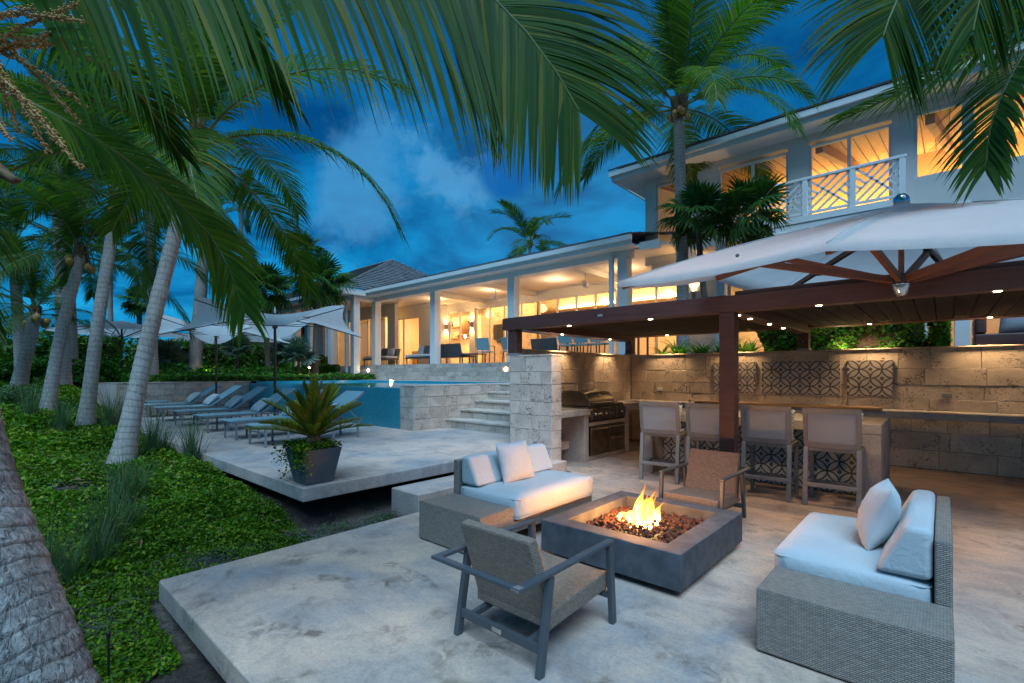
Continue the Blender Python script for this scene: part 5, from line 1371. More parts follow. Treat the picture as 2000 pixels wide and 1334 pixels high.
# far palms
for i, (px, py, d, zb, ty, lab, sc_) in enumerate(((1035,478,39,2,0,'coconut palm crown showing above the veranda roof',1.75),(215,520,26,1.2,0,'thin far palm between the two left trunks',1.0),(300,420,24,1.2,0,'dark slim palm right of the second trunk',1.0),(130,470,15,1.1,0,'dense dark palm behind the left trunks',1.1),(25,480,13,1.0,0,'palm crown at the left edge behind the short palm',1.0),(290,360,15,1.1,0,'dark palm crown behind the large leaning palm',1.05),(470,400,30,1.2,0,'far palm behind the sail umbrella',.9),(110,300,12,1.0,0,'high palm crown filling the upper left',1.1))):
    tp = at(px, py, d); bs = V((tp.x-.3, tp.y+.2, zb)); coconut(lab, bs, tp, None, .15, .11, 11, 'd', sc_*.85, 40+i, low=d > 20, nuts=False, fl=1.2, mat='trunk_d' if px in (300,) else 'trunk')

# foreground palm whose crown hangs over the viewer
NB = V((-1.95, -.35, 0)); NB.z = gz(NB.x, NB.y)-.1
n_top = at(-190, 20, 2.35)
NP = thing('near_coconut_palm', 'big fissured palm trunk in the left foreground with fronds hanging over the terrace', 'palm tree', NB)
def near_bark():
    m, t, b = newmat('fissured_palm_bark')
    al = t.nodes.new('ShaderNodeAttribute'); al.attribute_name = 'along'; al.attribute_type = 'GEOMETRY'
    v = coord(t); n1 = noise(t, v, 2.2, 4, .6); mp = t.nodes.new('ShaderNodeMapping'); t.links.new(v, mp.inputs[0]); mp.inputs['Scale'].default_value = (52, 52, 10)
    cr = noise(t, mp.outputs[0], 1, 5, .62, 1.2)
    crack = rampn(t, cr, [(.36, (.12,.12,.12)), (.43, (.75,.75,.75)), (.55, (1,1,1)), (.75, (1.15,1.15,1.15))])
    ph = mth(t, 'FRACT', mth(t, 'ADD', mth(t, 'DIVIDE', al.outputs['Fac'], .075), mth(t, 'MULTIPLY', n1, 1.6)))
    ring = rampn(t, ph, [(0, (.2,.2,.2)), (.07, (.55,.55,.55)), (.2, (1,1,1)), (.9, (.9,.9,.9)), (1, (.5,.5,.5))])
    f = noise(t, v, 70, 5, .75); g = noise(t, v, 6, 5, .65)
    c = rampn(t, g, [(.3, (.24,.21,.19)), (.5, (.40,.37,.345)), (.7, (.54,.51,.48))])
    c = mixc_(t, .5, c, rampn(t, f, [(.3, (.5,.5,.5)), (.7, (1.25,1.25,1.25))]), 'MULTIPLY')
    c = mixc_(t, .6, c, crack, 'MULTIPLY'); c = mixc_(t, .5, c, ring, 'MULTIPLY')
    scar = rampn(t, noise(t, v, 3.1, 2), [(.70, (0,0,0)), (.75, (1,1,1))]); c = mixc_(t, mth(t, 'MULTIPLY', scar, .8), c, (.03,.025,.022))
    t.links.new(c, b.inputs['Base Color']); b.inputs['Roughness'].default_value = .9; b.inputs['Specular IOR Level'].default_value = .15
    bump(t, b, mth(t, 'ADD', mth(t, 'ADD', crack, mth(t, 'MULTIPLY', ring, .7)), mth(t, 'MULTIPLY', f, .5)), .9, .02); return m
MT['near_bark'] = near_bark()
def near_trunk():
    pts = [at(225, 1860, 1.66), at(150, 1640, 1.72), at(52, 1334, 1.78), at(-45, 1060, 1.84), at(-105, 850, 1.92), at(-160, 500, 2.1), n_top]
    P = catmull(pts, 160); L_ = [0]
    for a, b in zip(P[:-1], P[1:]): L_.append(L_[-1]+(b-a).length)
    rad = [ (.18-.04*(s/L_[-1]))*(1+.35*math.exp(-s/.5))*(1+.018*math.sin(s/.085*6.283+math.sin(s*9))) for s in L_]
    o = MB().tube([p-NB for p in P], rad, 40).build('trunk', MT['near_bark'], NP, smooth=True); along_attr(o, [s for s in L_ for _ in range(40)])
near_trunk()
def near_frond(pxs, n, leaf, width, droop, seed, mat='coco', **kw):
    pts = [at(a, b, d) for a, b, d in pxs]; n = int(n*1.3)
    lf, rc = frond_geo(pts, n, leaf, width, droop, seed, **kw)
    me = frond_mesh2(lf, rc, 'frond', MT[mat], MT['rachis']); me.transform(Matrix.Translation(-NB)); return obj('frond', me, NP)
# long frond across the top, tip hanging in the middle of the sky
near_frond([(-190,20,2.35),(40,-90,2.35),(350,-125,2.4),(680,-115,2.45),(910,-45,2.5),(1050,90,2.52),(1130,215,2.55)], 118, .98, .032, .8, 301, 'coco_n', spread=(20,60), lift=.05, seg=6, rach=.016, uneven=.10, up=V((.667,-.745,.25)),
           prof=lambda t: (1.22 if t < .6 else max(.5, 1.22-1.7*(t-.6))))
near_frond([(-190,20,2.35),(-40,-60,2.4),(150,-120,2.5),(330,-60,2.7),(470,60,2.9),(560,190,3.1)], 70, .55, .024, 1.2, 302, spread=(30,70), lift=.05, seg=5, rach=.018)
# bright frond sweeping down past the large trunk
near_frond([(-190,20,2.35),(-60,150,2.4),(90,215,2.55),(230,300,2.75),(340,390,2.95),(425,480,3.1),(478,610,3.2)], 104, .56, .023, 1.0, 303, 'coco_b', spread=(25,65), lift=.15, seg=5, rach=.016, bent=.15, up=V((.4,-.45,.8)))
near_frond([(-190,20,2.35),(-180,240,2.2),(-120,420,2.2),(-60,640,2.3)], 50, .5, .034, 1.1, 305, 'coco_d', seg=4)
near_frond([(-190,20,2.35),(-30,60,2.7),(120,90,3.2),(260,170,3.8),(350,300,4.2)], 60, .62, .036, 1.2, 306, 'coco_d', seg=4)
# flower spikes
rnd = random.Random(3); mb = MB(); mt = MB()
for i in range(14):
    s = at(rnd.uniform(-120,-40), rnd.uniform(-40,230), 2.2); ey = rnd.uniform(-60,330); ex = rnd.uniform(30,190) - max(0,(ey-150))*.15
    e_ = at(ex, ey, 2.15+rnd.uniform(-.1,.2)); m__ = s.lerp(e_, .5)+V((0,0,rnd.uniform(.0,.06))); P = catmull([s, m__, e_], 26)
    mb.tube([p-NB for p in P[::2]], [.008-.004*i_/13 for i_ in range(14)], 5)
    for p in P[6:]:
        for q in range(7):
            d = V((rnd.gauss(0,1), rnd.gauss(0,1), rnd.gauss(0,1))).normalized()*rnd.uniform(.008,.017)
            a = p-NB+d; r = .0065
            mt.add([a+V((r,0,0)), a+V((-r,0,0)), a+V((0,r,0)), a+V((0,-r,0)), a+V((0,0,r)), a+V((0,0,-r))], [(0,2,4),(2,1,4),(1,3,4),(3,0,4),(2,0,5),(1,2,5),(3,1,5),(0,3,5)])
mb.build('flower_stalk', MT['flower'], NP); stuff(mt.build('flower_bud', MT['flower'], NP))
MB().tube([at(-60,290,2.1)-NB, at(-5,330,2.1)-NB, at(28,352,2.1)-NB, at(45,352,2.1)-NB], [.02,.03,.018,.002], 8).build('dry_spathe', MT['fibre'], NP, smooth=True)

# palm above the right corner
rt = at(2150, -140, 3.9)
RP = thing('corner_coconut_palm', 'palm fronds hanging in from the upper right corner', 'palm tree', V((rt.x+.5, rt.y+.3, 0)))
RPo = RP.location.copy()
trunk(RP, [V((rt.x+.5, rt.y+.3, 0)), V((rt.x+.35, rt.y+.2, 1.5)), V((rt.x+.1, rt.y, 3.2)), rt], .16, .12, MT['trunk'])
def rfrond(pxs, n, leaf, width, droop, seed, mat='coco', **kw):
    pts = [at(a, b, d) for a, b, d in pxs]; lf, rc = frond_geo(pts, n, leaf, width, droop, seed, **kw)
    me = frond_mesh2(lf, rc, 'frond', MT[mat], MT['rachis']); me.transform(Matrix.Translation(-RPo)); return obj('frond', me, RP)
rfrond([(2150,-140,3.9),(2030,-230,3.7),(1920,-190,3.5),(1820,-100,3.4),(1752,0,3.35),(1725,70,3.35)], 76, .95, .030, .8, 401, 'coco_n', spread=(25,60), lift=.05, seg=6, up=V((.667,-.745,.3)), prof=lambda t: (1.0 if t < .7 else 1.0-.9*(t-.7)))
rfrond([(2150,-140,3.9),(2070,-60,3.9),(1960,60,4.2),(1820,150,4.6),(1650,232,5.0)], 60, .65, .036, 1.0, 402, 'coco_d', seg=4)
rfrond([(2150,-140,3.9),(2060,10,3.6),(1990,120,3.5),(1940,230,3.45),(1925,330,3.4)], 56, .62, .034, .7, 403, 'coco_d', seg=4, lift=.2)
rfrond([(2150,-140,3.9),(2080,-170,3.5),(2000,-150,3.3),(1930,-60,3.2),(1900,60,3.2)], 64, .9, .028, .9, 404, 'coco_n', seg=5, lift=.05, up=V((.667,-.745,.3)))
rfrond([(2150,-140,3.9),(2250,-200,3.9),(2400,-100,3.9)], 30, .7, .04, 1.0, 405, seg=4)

# ------------------------------------------------------------------ fan palms
def fan_leaf(seed, n=26, r=.5, stem=.5, mats=('fan','rachis'), droop=.35, arc=300):
    rnd = random.Random(seed); lf = MB(); rc = MB().tube([(0,0,0),(stem*.5,0,.02),(stem,0,0)], [.012,.009,.007], 5)
    for i in range(n):
        a = R(-arc/2+arc*i/(n-1)); d = V((math.cos(a), math.sin(a), 0)); pr = V((-d.y, d.x, 0)); l = r*(1-.25*abs(i/(n-1)*2-1)**2)*rnd.uniform(.92,1.06)
        o = V((stem,0,0)); w = 1.05*l*R(arc)/n; z1 = .05*rnd.uniform(.5,1.5); b = len(lf.v)
        p1 = o+d*l*.5+V((0,0,z1)); p2 = o+d*l*.8+V((0,0,z1-droop*.12*rnd.uniform(.5,1.4))); p3 = o+d*l*1.0+V((0,0,z1-droop*.4*l*rnd.uniform(.6,1.6)))
        lf.v += [tuple(o), tuple(p1-pr*w*.28), tuple(p1+V((0,0,.025))), tuple(p1+pr*w*.28), tuple(p2-pr*w*.2), tuple(p2+pr*w*.2), tuple(p3)]
        lf.f += [(b,b+1,b+2),(b,b+2,b+3),(b+1,b+4,b+5,b+2),(b+2,b+5,b+3),(b+4,b+6,b+5)]
    return frond_mesh2(lf, rc, 'leaf', MT[mats[0]], MT[mats[1]])
FL = [fan_leaf(1), fan_leaf(2, 30, .55, .55, droop=.7), fan_leaf(3, 24, .5, .45, droop=1.1)]
FG = [fan_leaf(4, 30, .38, .35, ('fan_g','fan_g'), .1), fan_leaf(5, 28, .36, .3, ('fan_g','fan_g'), .2)]
def fanpalm(label, base, top, lib, nl=26, sc=1.0, seed=0, r=.07, name='fan_palm', mat='trunk_d', lo=-50):
    base, top = V(base), V(top); t = thing(name, label, 'palm tree', base); rnd = random.Random(seed)
    if (top-base).length > .15: trunk(t, [base, base.lerp(top,.5)+V((rnd.uniform(-.05,.05),0,0)), top], r, r*.9, MT[mat], 1.2, 10, .05, seed)
    a = rnd.uniform(0,6)
    for i in range(nl):
        a += 2.4+rnd.uniform(-.2,.2); el = 80-(80-lo)*(i/(nl-1))**.9; l_ = lib[min(len(lib)-1, int(i/nl*len(lib)))]
        obj('leaf', l_, t, top-base, (rnd.uniform(-.5,.5), -R(el)+rnd.uniform(-.15,.15), a), sc*rnd.uniform(.85,1.12))
    return t
fanpalm('thatch palm with drooping fans left of the balcony, behind the tall coconut trunk', at(1385,640,11.0), at(1362,425,11.0), FL, 22, .92, 1)
fanpalm('thatch palm with drooping fans in front of the balcony', at(1455,640,10.6), at(1455,425,10.6), FL, 24, .98, 2)
fanpalm('fan palm in front of the pavilion roof', V((*at(615,700,19)[:2],1.25)), at(622,558,19), FL, 28, 1.35, 3, .13)
fanpalm('fan palm left of the pavilion', V((*at(525,700,21)[:2],1.25)), at(516,570,21), FL, 26, 1.4, 4, .12)
fanpalm('tall pale fan palm behind the pavilion roof', V((*at(590,700,30)[:2],1.25)), at(590,492,30), FL, 26, 1.5, 5, .15)
fanpalm('far fan palm above the market umbrella', V((*at(272,700,32)[:2],1.25)), at(272,590,32), FL, 22, 1.3, 6, .16)
for i, (px, py, d, lab) in enumerate(((325,705,18.5,'silver fan palm shrub left of the stout trunk'),(464,690,19.5,'silver fan palm shrub between the umbrella poles'),(583,705,18.8,'silver fan palm shrub beside the pavilion fan palm'),(560,700,23,'silver fan palm shrub farther back by the pavilion'))):
    tp = at(px, py, d); fanpalm(lab, V((tp.x,tp.y,1.25)), tp, FG, 22, 1.3, 60+i, .05, 'silver_fan_palm', lo=-5)
# potted cycad
pt = thing('potted_cycad', 'cycad with trailing greenery in a square grey planter on the deck corner', 'potted plant', (-5.05, 2.44, ZU))
mb = MB().hexa([(-.15,-.15,.0),(.15,-.15,.0),(.15,.15,0),(-.15,.15,0),(-.215,-.215,.37),(.215,-.215,.37),(.215,.215,.37),(-.215,.215,.37)]); mb.build('planter', MT['planter'], pt, bevel=.008)
MB().box(-.19,.19,-.19,.19,.355,.372).build('soil', MT['soil'], pt)
MB().lathe([(.07,.35),(.09,.40),(.08,.47),(.05,.50)], 12).build('trunk', MT['fibre'], pt, smooth=True)
CY = [std_frond(el, bd, .60, .12, 56, 500+i, .017, .02, ('cycad','cycad'), spread=(38,55), lift=.35, seg=2, t0=.10, rach=.008, uneven=.05) for i, (el, bd) in enumerate(((84,14),(68,20),(50,26),(26,24)))]
rnd = random.Random(2); a = 0
for i in range(30):
    a += 2.4; f = i/29; obj('frond', CY[min(3,int(f*4))], pt, (0,0,.48), (rnd.uniform(-.2,.2), rnd.uniform(-.12,.12), a), rnd.uniform(.9,1.08))
# ------------------------------------------------------------------ leaf masses
RS = np.random.RandomState(4)
def leaf_mesh(name, pts, size, mat, parent=None, upbias=.6, aspect=.55, loc=(0,0,0), jitter=.35):
    """one small folded leaf per point: numpy built diamonds"""
    n = len(pts); d = RS.normal(size=(n,3)); d /= np.linalg.norm(d, axis=1)[:,None]
    nr = RS.normal(size=(n,3)); nr[:,2] = np.abs(nr[:,2])+upbias; nr /= np.linalg.norm(nr, axis=1)[:,None]
    d -= nr*np.sum(d*nr,1)[:,None]; d /= np.linalg.norm(d, axis=1)[:,None]+1e-9; w = np.cross(nr, d)
    s = (np.asarray(size)*np.ones(n)*(1+jitter*RS.uniform(-1,1,n)))[:,None]
    p = np.asarray(pts)-np.asarray(loc)
    v = np.stack([p-d*s*.5, p+w*s*aspect*.5+nr*s*.10, p+d*s*.55-nr*s*.06, p-w*s*aspect*.5+nr*s*.10], 1).reshape(-1,3)
    me = bpy.data.meshes.new(name); me.vertices.add(4*n); me.vertices.foreach_set('co', v.ravel().astype(np.float32))
    me.loops.add(4*n); me.loops.foreach_set('vertex_index', np.arange(4*n, dtype=np.int32)); me.polygons.add(n)
    me.polygons.foreach_set('loop_start', np.arange(0,4*n,4, dtype=np.int32)); me.update(calc_edges=True); me.materials.append(mat)
    o = bpy.data.objects.new(name, me); COL.objects.link(o); o.parent = parent; o.location = (0,0,0) if parent else loc; return o
def vnoise(x, y, s, seed=0):
    return (np.sin(x*s*1.3+seed)+np.sin(y*s*1.7+seed*2.1)+np.sin((x+y)*s*.9+seed*.7)+np.sin((x-y)*s*2.3+seed*1.3))/4
# creeping ground cover on the bank
def cover_mask(x, y):
    m = vnoise(x,y,1.6,1)+.62*vnoise(x,y,4.7,9)+.82 - 0.7*np.exp(-(((x+3.7)/.4)**2+((y+.5)/.5)**2))
    m -= 1.8*np.exp(-(((x+4.4)/.5)**2+((y-2.9)/1.1)**2))            # bare sand beside the deck corner
    m -= 1.4*np.exp(-(((x+4.6)/.5)**2+((y-(-.55))/.3)**2))            # sandy patch by the trunk
    m -= 0*x
    return m > 0
N_ = 185000
x = RS.uniform(-16.5,-3.4,N_); y = RS.uniform(-3.2,2.2,N_)
dist = np.hypot(x,y); keep = (RS.uniform(size=N_) < np.clip(5.2/dist,0,1)**1.3) & cover_mask(x,y) & ~((x > -4.27)&(y > .85)) & ~((x < -4.85)&(y > 2.18))
x, y, dist = x[keep], y[keep], dist[keep]
hgt = .11+.09*vnoise(x,y,2.7,3)+.07*vnoise(x,y,7.1,5); hgt = np.clip(hgt,.025,.28)*(.7+.3*sstep(2.25,1.6,y))*(.45+.55*sstep(-3.9,-4.9,x))
z0_ = ground_z(x,y); M_ = 6
px_ = np.repeat(x,M_)+RS.normal(0,.022,len(x)*M_)*np.repeat(np.clip(dist/4,1,2.5),M_); py_ = np.repeat(y,M_)+RS.normal(0,.022,len(x)*M_)*np.repeat(np.clip(dist/4,1,2.5),M_)
pz_ = np.repeat(z0_,M_)+np.repeat(hgt,M_)*RS.uniform(.15,1.12,len(x)*M_)
ok = ~((px_ > -4.30)&(py_ > .84)) & ~((px_ < -4.80)&(py_ > 2.17)&(pz_ > .15))
gcv = leaf_mesh('ground_cover', np.stack([px_,py_,pz_],1)[ok], np.repeat(.0255*np.clip(dist/4.5,.85,2.2)*(1+.5*vnoise(x,y,3.3,11)),M_)[ok], MT['cover'], upbias=.45, jitter=.6)
stuff(gcv); tag(gcv, 'low glossy green creeping plants covering the bank beside the slabs', 'ground cover')
# dry twigs where the cover is thin
def twigs(name, label, n, fx, seed):
    rnd = random.Random(seed); mb = MB()
    for i in range(n):
        x_, y_ = fx(rnd); z_ = gz(x_, y_); a = rnd.uniform(0,6.28); l_ = rnd.uniform(.05,.17); e_ = rnd.uniform(-.05,.7)
        p0 = V((x_,y_,z_+rnd.uniform(0,.06))); d = V((math.cos(a)*math.cos(e_), math.sin(a)*math.cos(e_), math.sin(e_)))
        p1 = p0+d*l_*.5+V((rnd.gauss(0,.02),rnd.gauss(0,.02),.01)); p2 = p0+d*l_+V((rnd.gauss(0,.03),rnd.gauss(0,.03),-.01))
        r = rnd.uniform(.0009,.0022); mb.tube([p0,p1,p2],[r,r*.8,r*.4],3,cap=False)
    o = mb.build(name, MT['twig'], smooth=True); stuff(o); tag(o, label, 'twigs')
twigs('dry_twigs', 'tangle of dry twigs on the soil beside the patio corner', 1500, lambda r: (r.gauss(-4.1,.3), r.gauss(.05,.45)), 1)
twigs('dry_shrub_twigs', 'grey dry shrub twigs in the gap between patio and deck', 1700, lambda r: (r.uniform(-4.75,-4.3), r.uniform(1.2,3.3)), 2)
twigs('scattered_twigs', 'dry twigs scattered through the creeping plants', 1200, lambda r: (r.uniform(-8.5,-4.3), r.uniform(-1.2,1.7)), 3)
# grass tufts
def tuft(seed, n=70, h=.55, r=.10, w=.007, mat='grass'):
    rnd = random.Random(seed); mb = MB()
    for i in range(n):
        a = rnd.uniform(0,6.28); q = abs(rnd.gauss(0,.5)); p = V((math.cos(a)*r*q, math.sin(a)*r*q, -.02)); ln = h*rnd.uniform(.5,1.05); le = rnd.uniform(.05,.35)+.25*q; d = V((math.cos(a+rnd.uniform(-.6,.6)), math.sin(a+rnd.uniform(-.6,.6)), 0)); pr = V((-d.y,d.x,0))*w*.5*rnd.uniform(.7,1.2); b = len(mb.v)
        for k_ in range(5):
            s = k_/4; c = p+V((0,0,1))*ln*(s-.12*le*s*s*2)+d*ln*le*s*s; mb.v += [tuple(c-pr*(1-s*.9)), tuple(c+pr*(1-s*.9))]
        mb.f += [(b+2*k_, b+2*k_+1, b+2*k_+3, b+2*k_+2) for k_ in range(4)]
    return mesh_of(mb, 'grass_tuft', MT[mat])
TF = [tuft(i, 170, h_*1.5, .16, .009) for i, h_ in enumerate((.55,.45,.65))]; MT['drygrass'] = leafmat('dry_grass', (.16,.11,.05), (.26,.19,.09), .2, .6); TD = tuft(9, 60, .25, .12, .006, 'drygrass')
gl = [((385,905),7.0,1.1,'grass tuft standing alone at the deck edge'),((318,870),7.0,1.0,'grass tuft against the right side of the large trunk base'),((295,880),6.6,.9,'grass tuft at the foot of the large trunk'),((240,1000),4.9,.85,'tall grass tuft in front of the large trunk, left'),((270,985),5.1,.8,'grass tuft in front of the large trunk, right'),((215,1060),4.2,.8,'grass tuft in the middle of the bank'),((190,1100),3.9,.7,'low grass tuft below the middle tufts'),((130,1110),3.6,.7,'grass tuft beside the foreground trunk, right one'),((95,1085),3.6,.65,'grass tuft beside the foreground trunk, left one'),((60,860),8.0,1.0,'grass tuft left of the second trunk'),((120,870),7.6,1.0,'grass tuft under the second trunk'),((215,850),8.0,1.0,'grass tuft right of the second trunk'),((235,840),8.4,1.0,'grass tuft by the deck end, behind the large trunk'),((255,1000),4.6,.6,'short dry-based grass tuft in the bank')]
for i, ((a_x, a_y), d_, sc_, lab) in enumerate(gl):
    p = at(a_x, a_y, d_); zz = gz(p.x, min(p.y, 2.15)); t = thing('grass_tuft', lab, 'grass', (p.x, min(p.y,2.1), zz), 0, 'ornamental grass tufts on the bank')
    obj('blades', TF[i%3], t, (0,0,0), (0,0,i*1.3), sc_); obj('dry_blades', TD, t, (0,0,0), (0,0,i*.7), sc_)

# hedges and shrubs
def hedge(name, label, x0, x1, y0, y1, z0, z1, n, size, mat='hedge', cat='hedge', bump_=.12, group=None):
    t = thing(name, label, cat, ((x0+x1)/2,(y0+y1)/2,z0), 0, group)
    p = RS.uniform(-1,1,(n,3)); k_ = RS.randint(0,5,n)
    for ax, sg, idx in ((0,1,0),(0,-1,1),(1,-1,2),(1,1,3),(2,1,4)): p[k_==idx,ax] = sg*(1-np.abs(RS.normal(0,.06,(k_==idx).sum())))
    hx, hy, hz = (x1-x0)/2, (y1-y0)/2, (z1-z0)/2
    q = p*np.array([hx,hy,hz]); nz_ = vnoise(q[:,0]+x0, q[:,1]+q[:,2]*1.3+y0, 3.1, 2)*bump_+vnoise(q[:,0]*2.2, q[:,2]*2.1+q[:,1], 4.0, 7)*bump_*.5
    q += np.sign(p)*(np.abs(p) > .85)*nz_[:,None]
    q += np.array([(x0+x1)/2,(y0+y1)/2,(z0+z1)/2])
    leaf_mesh('foliage', q, size, MT[mat], t, .4, .6, tuple(t.location))
    MB().box(x0+hx*.18, x1-hx*.18, y0+hy*.18, y1-hy*.18, z0, z1-hz*.16).build('inner_branches', MT['soil'], t, True)
    return t
def bush(name, label, c, r, n, size, mat='shrub', cat='shrub', group=None):
    t = thing(name, label, cat, (c[0],c[1],c[2]), 0, group)
    d = RS.normal(size=(n,3)); d /= np.linalg.norm(d,axis=1)[:,None]; d[:,2] = np.abs(d[:,2]); rr = RS.uniform(.55,1.0,n)**.5
    lob = 1+.22*np.sin(d[:,0]*5+c[0])*np.cos(d[:,1]*6+c[1])+.12*np.sin(d[:,2]*11)
    q = d*(rr*lob)[:,None]*np.array(r)+np.array(c); leaf_mesh('foliage', q, size, MT[mat], t, .4, .6, tuple(t.location))
    MB().tube([(0,0,0),(0,0,r[2]*.6)], .03, 6).build('stem', MT['fibre'], t); return t
hedge('clipped_hedge', 'clipped hedge behind the kitchen wall, lit by pergola lamps and an added uplight', -2.75, -.02, 10.42, 11.25, ZT-.02, 2.58, 12000, .08, 'shrub')
hedge('clipped_hedge', 'low clipped hedge beside the veranda steps at the pavilion corner', -20.9, -19.6, 9.6, 10.6, 1.25, 1.85, 3500, .09)
hedge('clipped_hedge', 'low clipped hedge running in front of the pavilion columns', -26.5, -21.3, 9.5, 10.3, 1.25, 1.75, 4500, .10)
hedge('sea_grape_hedge', 'tall dark hedge behind the market umbrella', -36, -27.5, 2.5, 4.5, 1.24, 3.1, 9000, .17)
hedge('sea_grape_hedge', 'tall dark hedge behind the sail umbrellas', -33, -27.2, 5.5, 8.5, 1.24, 3.0, 9000, .17)
hedge('wall_hedge', 'dark hedge hanging over the wall at the far end of the deck', -19.2, -17.05, 1.1, 2.35, .35, 1.35, 6000, .11)
hedge('wall_hedge', 'dark hedge at the left edge behind the short palm', -26, -19.3, -1.8, 1.2, .8, 1.75, 6000, .13)
hedge('flower_border', 'leafy green border along the pool terrace wall', -19.6, -17.2, 3.0, 10.9, 1.2, 1.45, 9000, .10, 'shrub', 'border', .10)
hedge('flower_border', 'second leafy border behind the first, higher and darker', -24.5, -19.7, 3.0, 9.3, 1.2, 1.62, 9000, .13, 'shrub', 'border', .2)
hedge('left_border', 'dense green border at the left behind the palms', -27, -19.5, -.2, 3.0, 1.0, 1.85, 8000, .14, 'shrub', 'border', .25)
bush('lavender_bush', 'rounded grey-green bush at the left edge of the bank', (*at(30,800,9.2)[:2], gz(*at(30,800,9.2)[:2])-.05), (.62,.62,.5), 5000, .045, 'grass', 'shrub')
for i, (px, d, w_, h_, lab) in enumerate(((20,24,2.2,2.2,'dark tree-like shrub at the far left edge'),(110,26,2.5,2.0,'dark shrub mass left of the market umbrella'),(440,30,2.2,1.8,'rounded dark shrub behind the sail umbrella pole'),(600,27,1.6,1.3,'shrub between the pavilion columns'),(500,27,2.0,1.9,'dark shrub left of the pavilion fan palm'),(350,33,3.0,2.6,'tall shrub behind the large leaning trunk'),(185,36,3.5,3.4,'high green tree mass between the left trunks'),(60,34,4.0,4.5,'tall dark tree mass at the far left'))):
    p = at(px, 700, d); bush('garden_shrub', lab, (p.x,p.y,1.2), (w_,w_,h_), 3200, .26, 'hedge', 'shrub', 'background garden shrubs')
# strap-leaved plants on top of the kitchen wall
def strap(seed, n=34, h=.42, w=.035, mat='shrub'):
    rnd = random.Random(seed); mb = MB()
    for i in range(n):
        a = i*2.4+rnd.uniform(-.3,.3); d = V((math.cos(a),math.sin(a),0)); pr = V((-d.y,d.x,0)); ln = h*rnd.uniform(.7,1.1); el = rnd.uniform(.35,1.35); b = len(mb.v)
        for k_ in range(6):
            s = k_/5; ang = el-1.0*s*s; c = d*ln*s*math.cos(el-.5*s*s)+V((0,0,ln*s*math.sin(el-.45*s*s))); ww = w*.5*math.sin(min(1,.25+s*1.1)*math.pi*.92)+.001
            mb.v += [tuple(c-pr*ww), tuple(c-V((0,0,ww*.5))), tuple(c+pr*ww)]
        for k_ in range(5): q = b+3*k_; mb.f += [(q,q+1,q+4,q+3),(q+1,q+2,q+5,q+4)]
    return mesh_of(mb, 'leaf_rosette', MT[mat])
SP = [strap(1), strap(2,30,.5), strap(3,38,.38)]
rnd = random.Random(8); k_ = 0
spots = [(-4.75+i*.235, 10.48+(i%2)*.16) for i in range(9)]
lbl = ['nearest the grill wall corner','second from the corner','third from the corner','fourth from the corner','just left of the front pergola post','behind the front pergola post','just right of the front pergola post','between post and hedge','against the clipped hedge']
for i, (x_, y_) in enumerate(spots):
    t = thing('strap_leaf_plant', 'strap-leaved plant on top of the kitchen wall, '+lbl[i], 'plant', (x_,y_,ZT-.02), 0, 'strap-leaved plants above the kitchen wall'); obj('leaf_rosette', SP[i%3], t, (0,0,.02), (0,0,i*1.1), rnd.uniform(.95,1.25))
for i in range(8):
    p = at(80+i*72+rnd.uniform(-15,15), 722, 20+ (i%3)); t = thing('lily_clump', ['strap-leaved clump in the border, leftmost of all','strap-leaved clump between the third and second trunks','strap-leaved clump beside the second trunk','strap-leaved clump left of the large leaning trunk','strap-leaved clump right of the large leaning trunk','strap-leaved clump by the stout palm trunk','strap-leaved clump between the sail umbrella poles','strap-leaved clump right of the nearer umbrella pole'][i], 'plant', (p.x,p.y,1.35), 0, 'strap-leaved clumps in the upper border'); obj('leaf_rosette', SP[i%3], t, (0,0,.1), (0,0,i), 2.2)
# trailing plants in the planter
pts = RS.uniform(-1,1,(900,3)); pts = np.stack([pts[:,0]*.23, pts[:,1]*.23, .37+np.abs(pts[:,2])*.07],1)
tr1 = np.stack([-.225+RS.normal(0,.035,700), -.10+RS.normal(0,.09,700), .44-np.abs(RS.normal(0,.17,700))],1); tr2 = np.stack([.16+RS.normal(0,.06,420), -.21+RS.normal(0,.03,420), .42-np.abs(RS.normal(0,.10,420))],1); tr3 = np.stack([.0+RS.normal(0,.015,60), -.215+RS.normal(0,.012,60), .42-np.abs(RS.normal(0,.12,60))],1)
tp_ = np.concatenate([pts,tr1,tr2,tr3])+np.array(pt.location); stuff(leaf_mesh('trailing_leaves', tp_, .032, MT['cover'], pt, .3, .7, tuple(pt.location)))
# fallen leaves and torn frond litter on the bank
rnd = random.Random(77); mb = MB()
for i in range(420):
    x_, y_ = rnd.uniform(-9,-4.3), rnd.uniform(-1.6,2.0)
    z_ = gz(x_,y_)+rnd.uniform(.04,.17); a = rnd.uniform(0,6.28); l_ = rnd.uniform(.05,.22); w_ = rnd.uniform(.006,.016); d = V((math.cos(a),math.sin(a),rnd.uniform(-.3,.3))); pr = V((-d.y,d.x,rnd.uniform(-.4,.4)))*w_
    p0 = V((x_,y_,z_)); mb.add([p0, p0+d*l_*.5+pr+V((0,0,.01)), p0+d*l_, p0+d*l_*.5-pr+V((0,0,.01))], [(0,1,2,3)])
o = mb.build('fallen_leaves', MT['drygrass']); stuff(o); tag(o, 'brown fallen leaflets scattered over the creeping plants', 'leaf litter')
t = thing('added_hedge_uplight', 'added ground light brightening the clipped hedge above the kitchen wall', 'garden lamp', (-1.35, 10.33, ZT-.02)); MB().lathe([(.03,0),(.04,.05),(.04,.06)], 10).build('housing', MT['black'], t); MB().lathe([(.034,.061),(.034,.066)], 10).build('lens', MT['lamp'], t); lamp('POINT', (-1.35, 10.30, 2.02), 1.6, .03, (1,.75,.35))  # lamp added only to brighten the hedge, not a known fixture
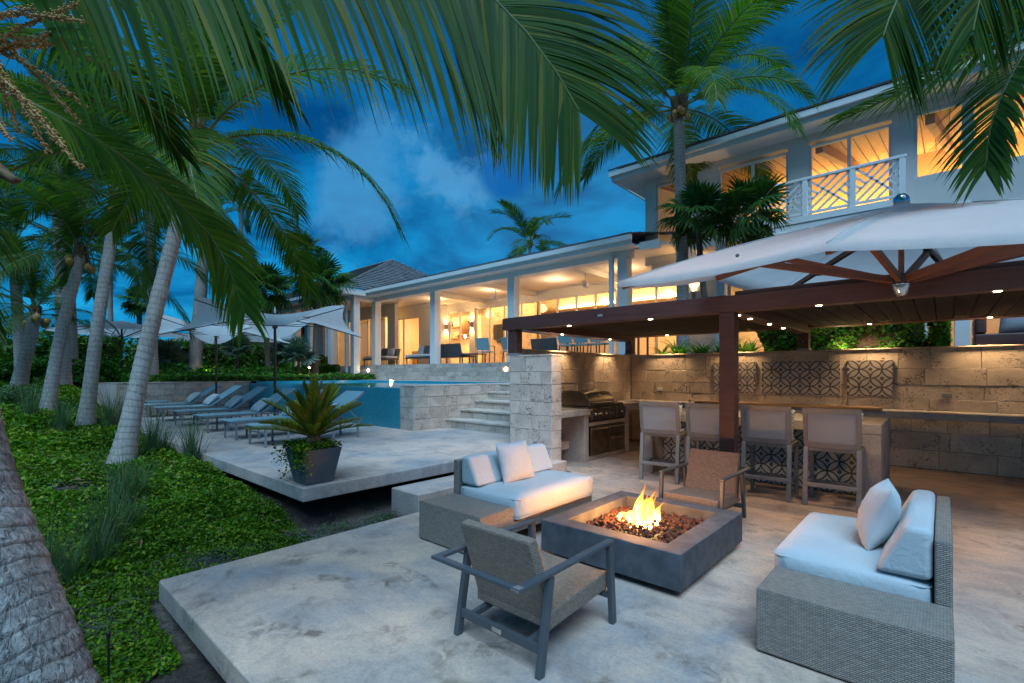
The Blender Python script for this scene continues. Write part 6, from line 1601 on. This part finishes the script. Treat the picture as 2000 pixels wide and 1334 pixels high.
for i, (x_, y_, r_, lab) in enumerate(((-4.62,1.75,.17,'low grey shrub in the slab gap, nearest the bank'),(-4.50,2.08,.20,'low grey shrub in front of the deck corner'),(-4.60,2.42,.19,'low grey shrub beside the deck corner, second from the corner'),(-4.48,2.72,.18,'low grey shrub midway along the slab gap'),(-4.58,2.98,.17,'low grey shrub last before the concrete step'),(-4.75,1.45,.15,'small grey shrub at the edge of the creeping plants'))):
    bush('grey_shrub', lab, (x_,y_,gz(x_,y_)-.02), (r_,r_*1.2,r_*.75), 700, .022, 'fan_g' if i % 2 else 'grass', 'shrub', 'low grey shrubs in the slab gap')
# path lamp, irrigation heads
t = thing('path_lamp', 'small mushroom path lamp in the border by the pavilion', 'garden lamp', (*at(604,716,18.0)[:2], 1.4)); MB().tube([(0,0,0),(0,0,.34)], .015, 8).build('stem', MT['fibre'], t); MB().lathe([(.09,.34),(.07,.38),(.0,.40)], 12).build('cap', MT['teak_l'], t); MB().lathe([(.03,.31),(.03,.338)], 8).build('bulb', MT['lamp'], t)
lamp('POINT', V((*at(604,716,18.0)[:2], 1.68)), 2, .03)
t = thing('garden_spotlight', 'lit spotlight low in the border left of the umbrella pole', 'garden lamp', (*at(404,728,18.3)[:2], 1.42)); MB().lathe([(.03,0),(.05,.12),(.05,.14)], 10).build('housing', MT['black'], t); MB().lathe([(.045,.141),(.045,.15)], 10).build('lens', MT['lamp'], t); lamp('POINT', V((*at(404,728,18.2)[:2], 1.65)), 3, .04, (1,.8,.3))
for i, (px, py, d, lab) in enumerate(((212,1245,2.75,'thin black sprinkler riser near the foreground trunk'),(645,1010,5.0,'thin black sprinkler riser in the gap between the slabs'))):
    p = at(px,py,d); z_ = gz(p.x,p.y); t = thing('sprinkler_riser', lab, 'sprinkler', (p.x,p.y,z_)); MB().tube([(0,0,0),(.005,0,max(.12,p.z-z_))], .006, 6).build('pipe', MT['black'], t); MB().lathe([(.01,0),(.012,.03),(.006,.04)],8,(.005,0,max(.12,p.z-z_))).build('head', MT['black'], t)
# neighbour's roof beyond the garden
nh = thing('neighbour_house', 'low grey hip roofed house beyond the garden', 'house', (*at(440,640,55)[:2], 1.2))
p = V(nh.location); MB().box(p.x-7,p.x+7,p.y-4,p.y+4,1.2,4.8).build('wall', MT['wall'], nh, True)
mb = MB(); mb.v = [(p.x-8,p.y-5,4.8),(p.x+8,p.y-5,4.8),(p.x+8,p.y+5,4.8),(p.x-8,p.y+5,4.8),(p.x-4,p.y,7.6),(p.x+4,p.y,7.6)]; mb.f = [(0,1,5,4),(1,2,5),(2,3,4,5),(3,0,4),(3,2,1,0)]; mb.build('roof', MT['roof'], nh, True)
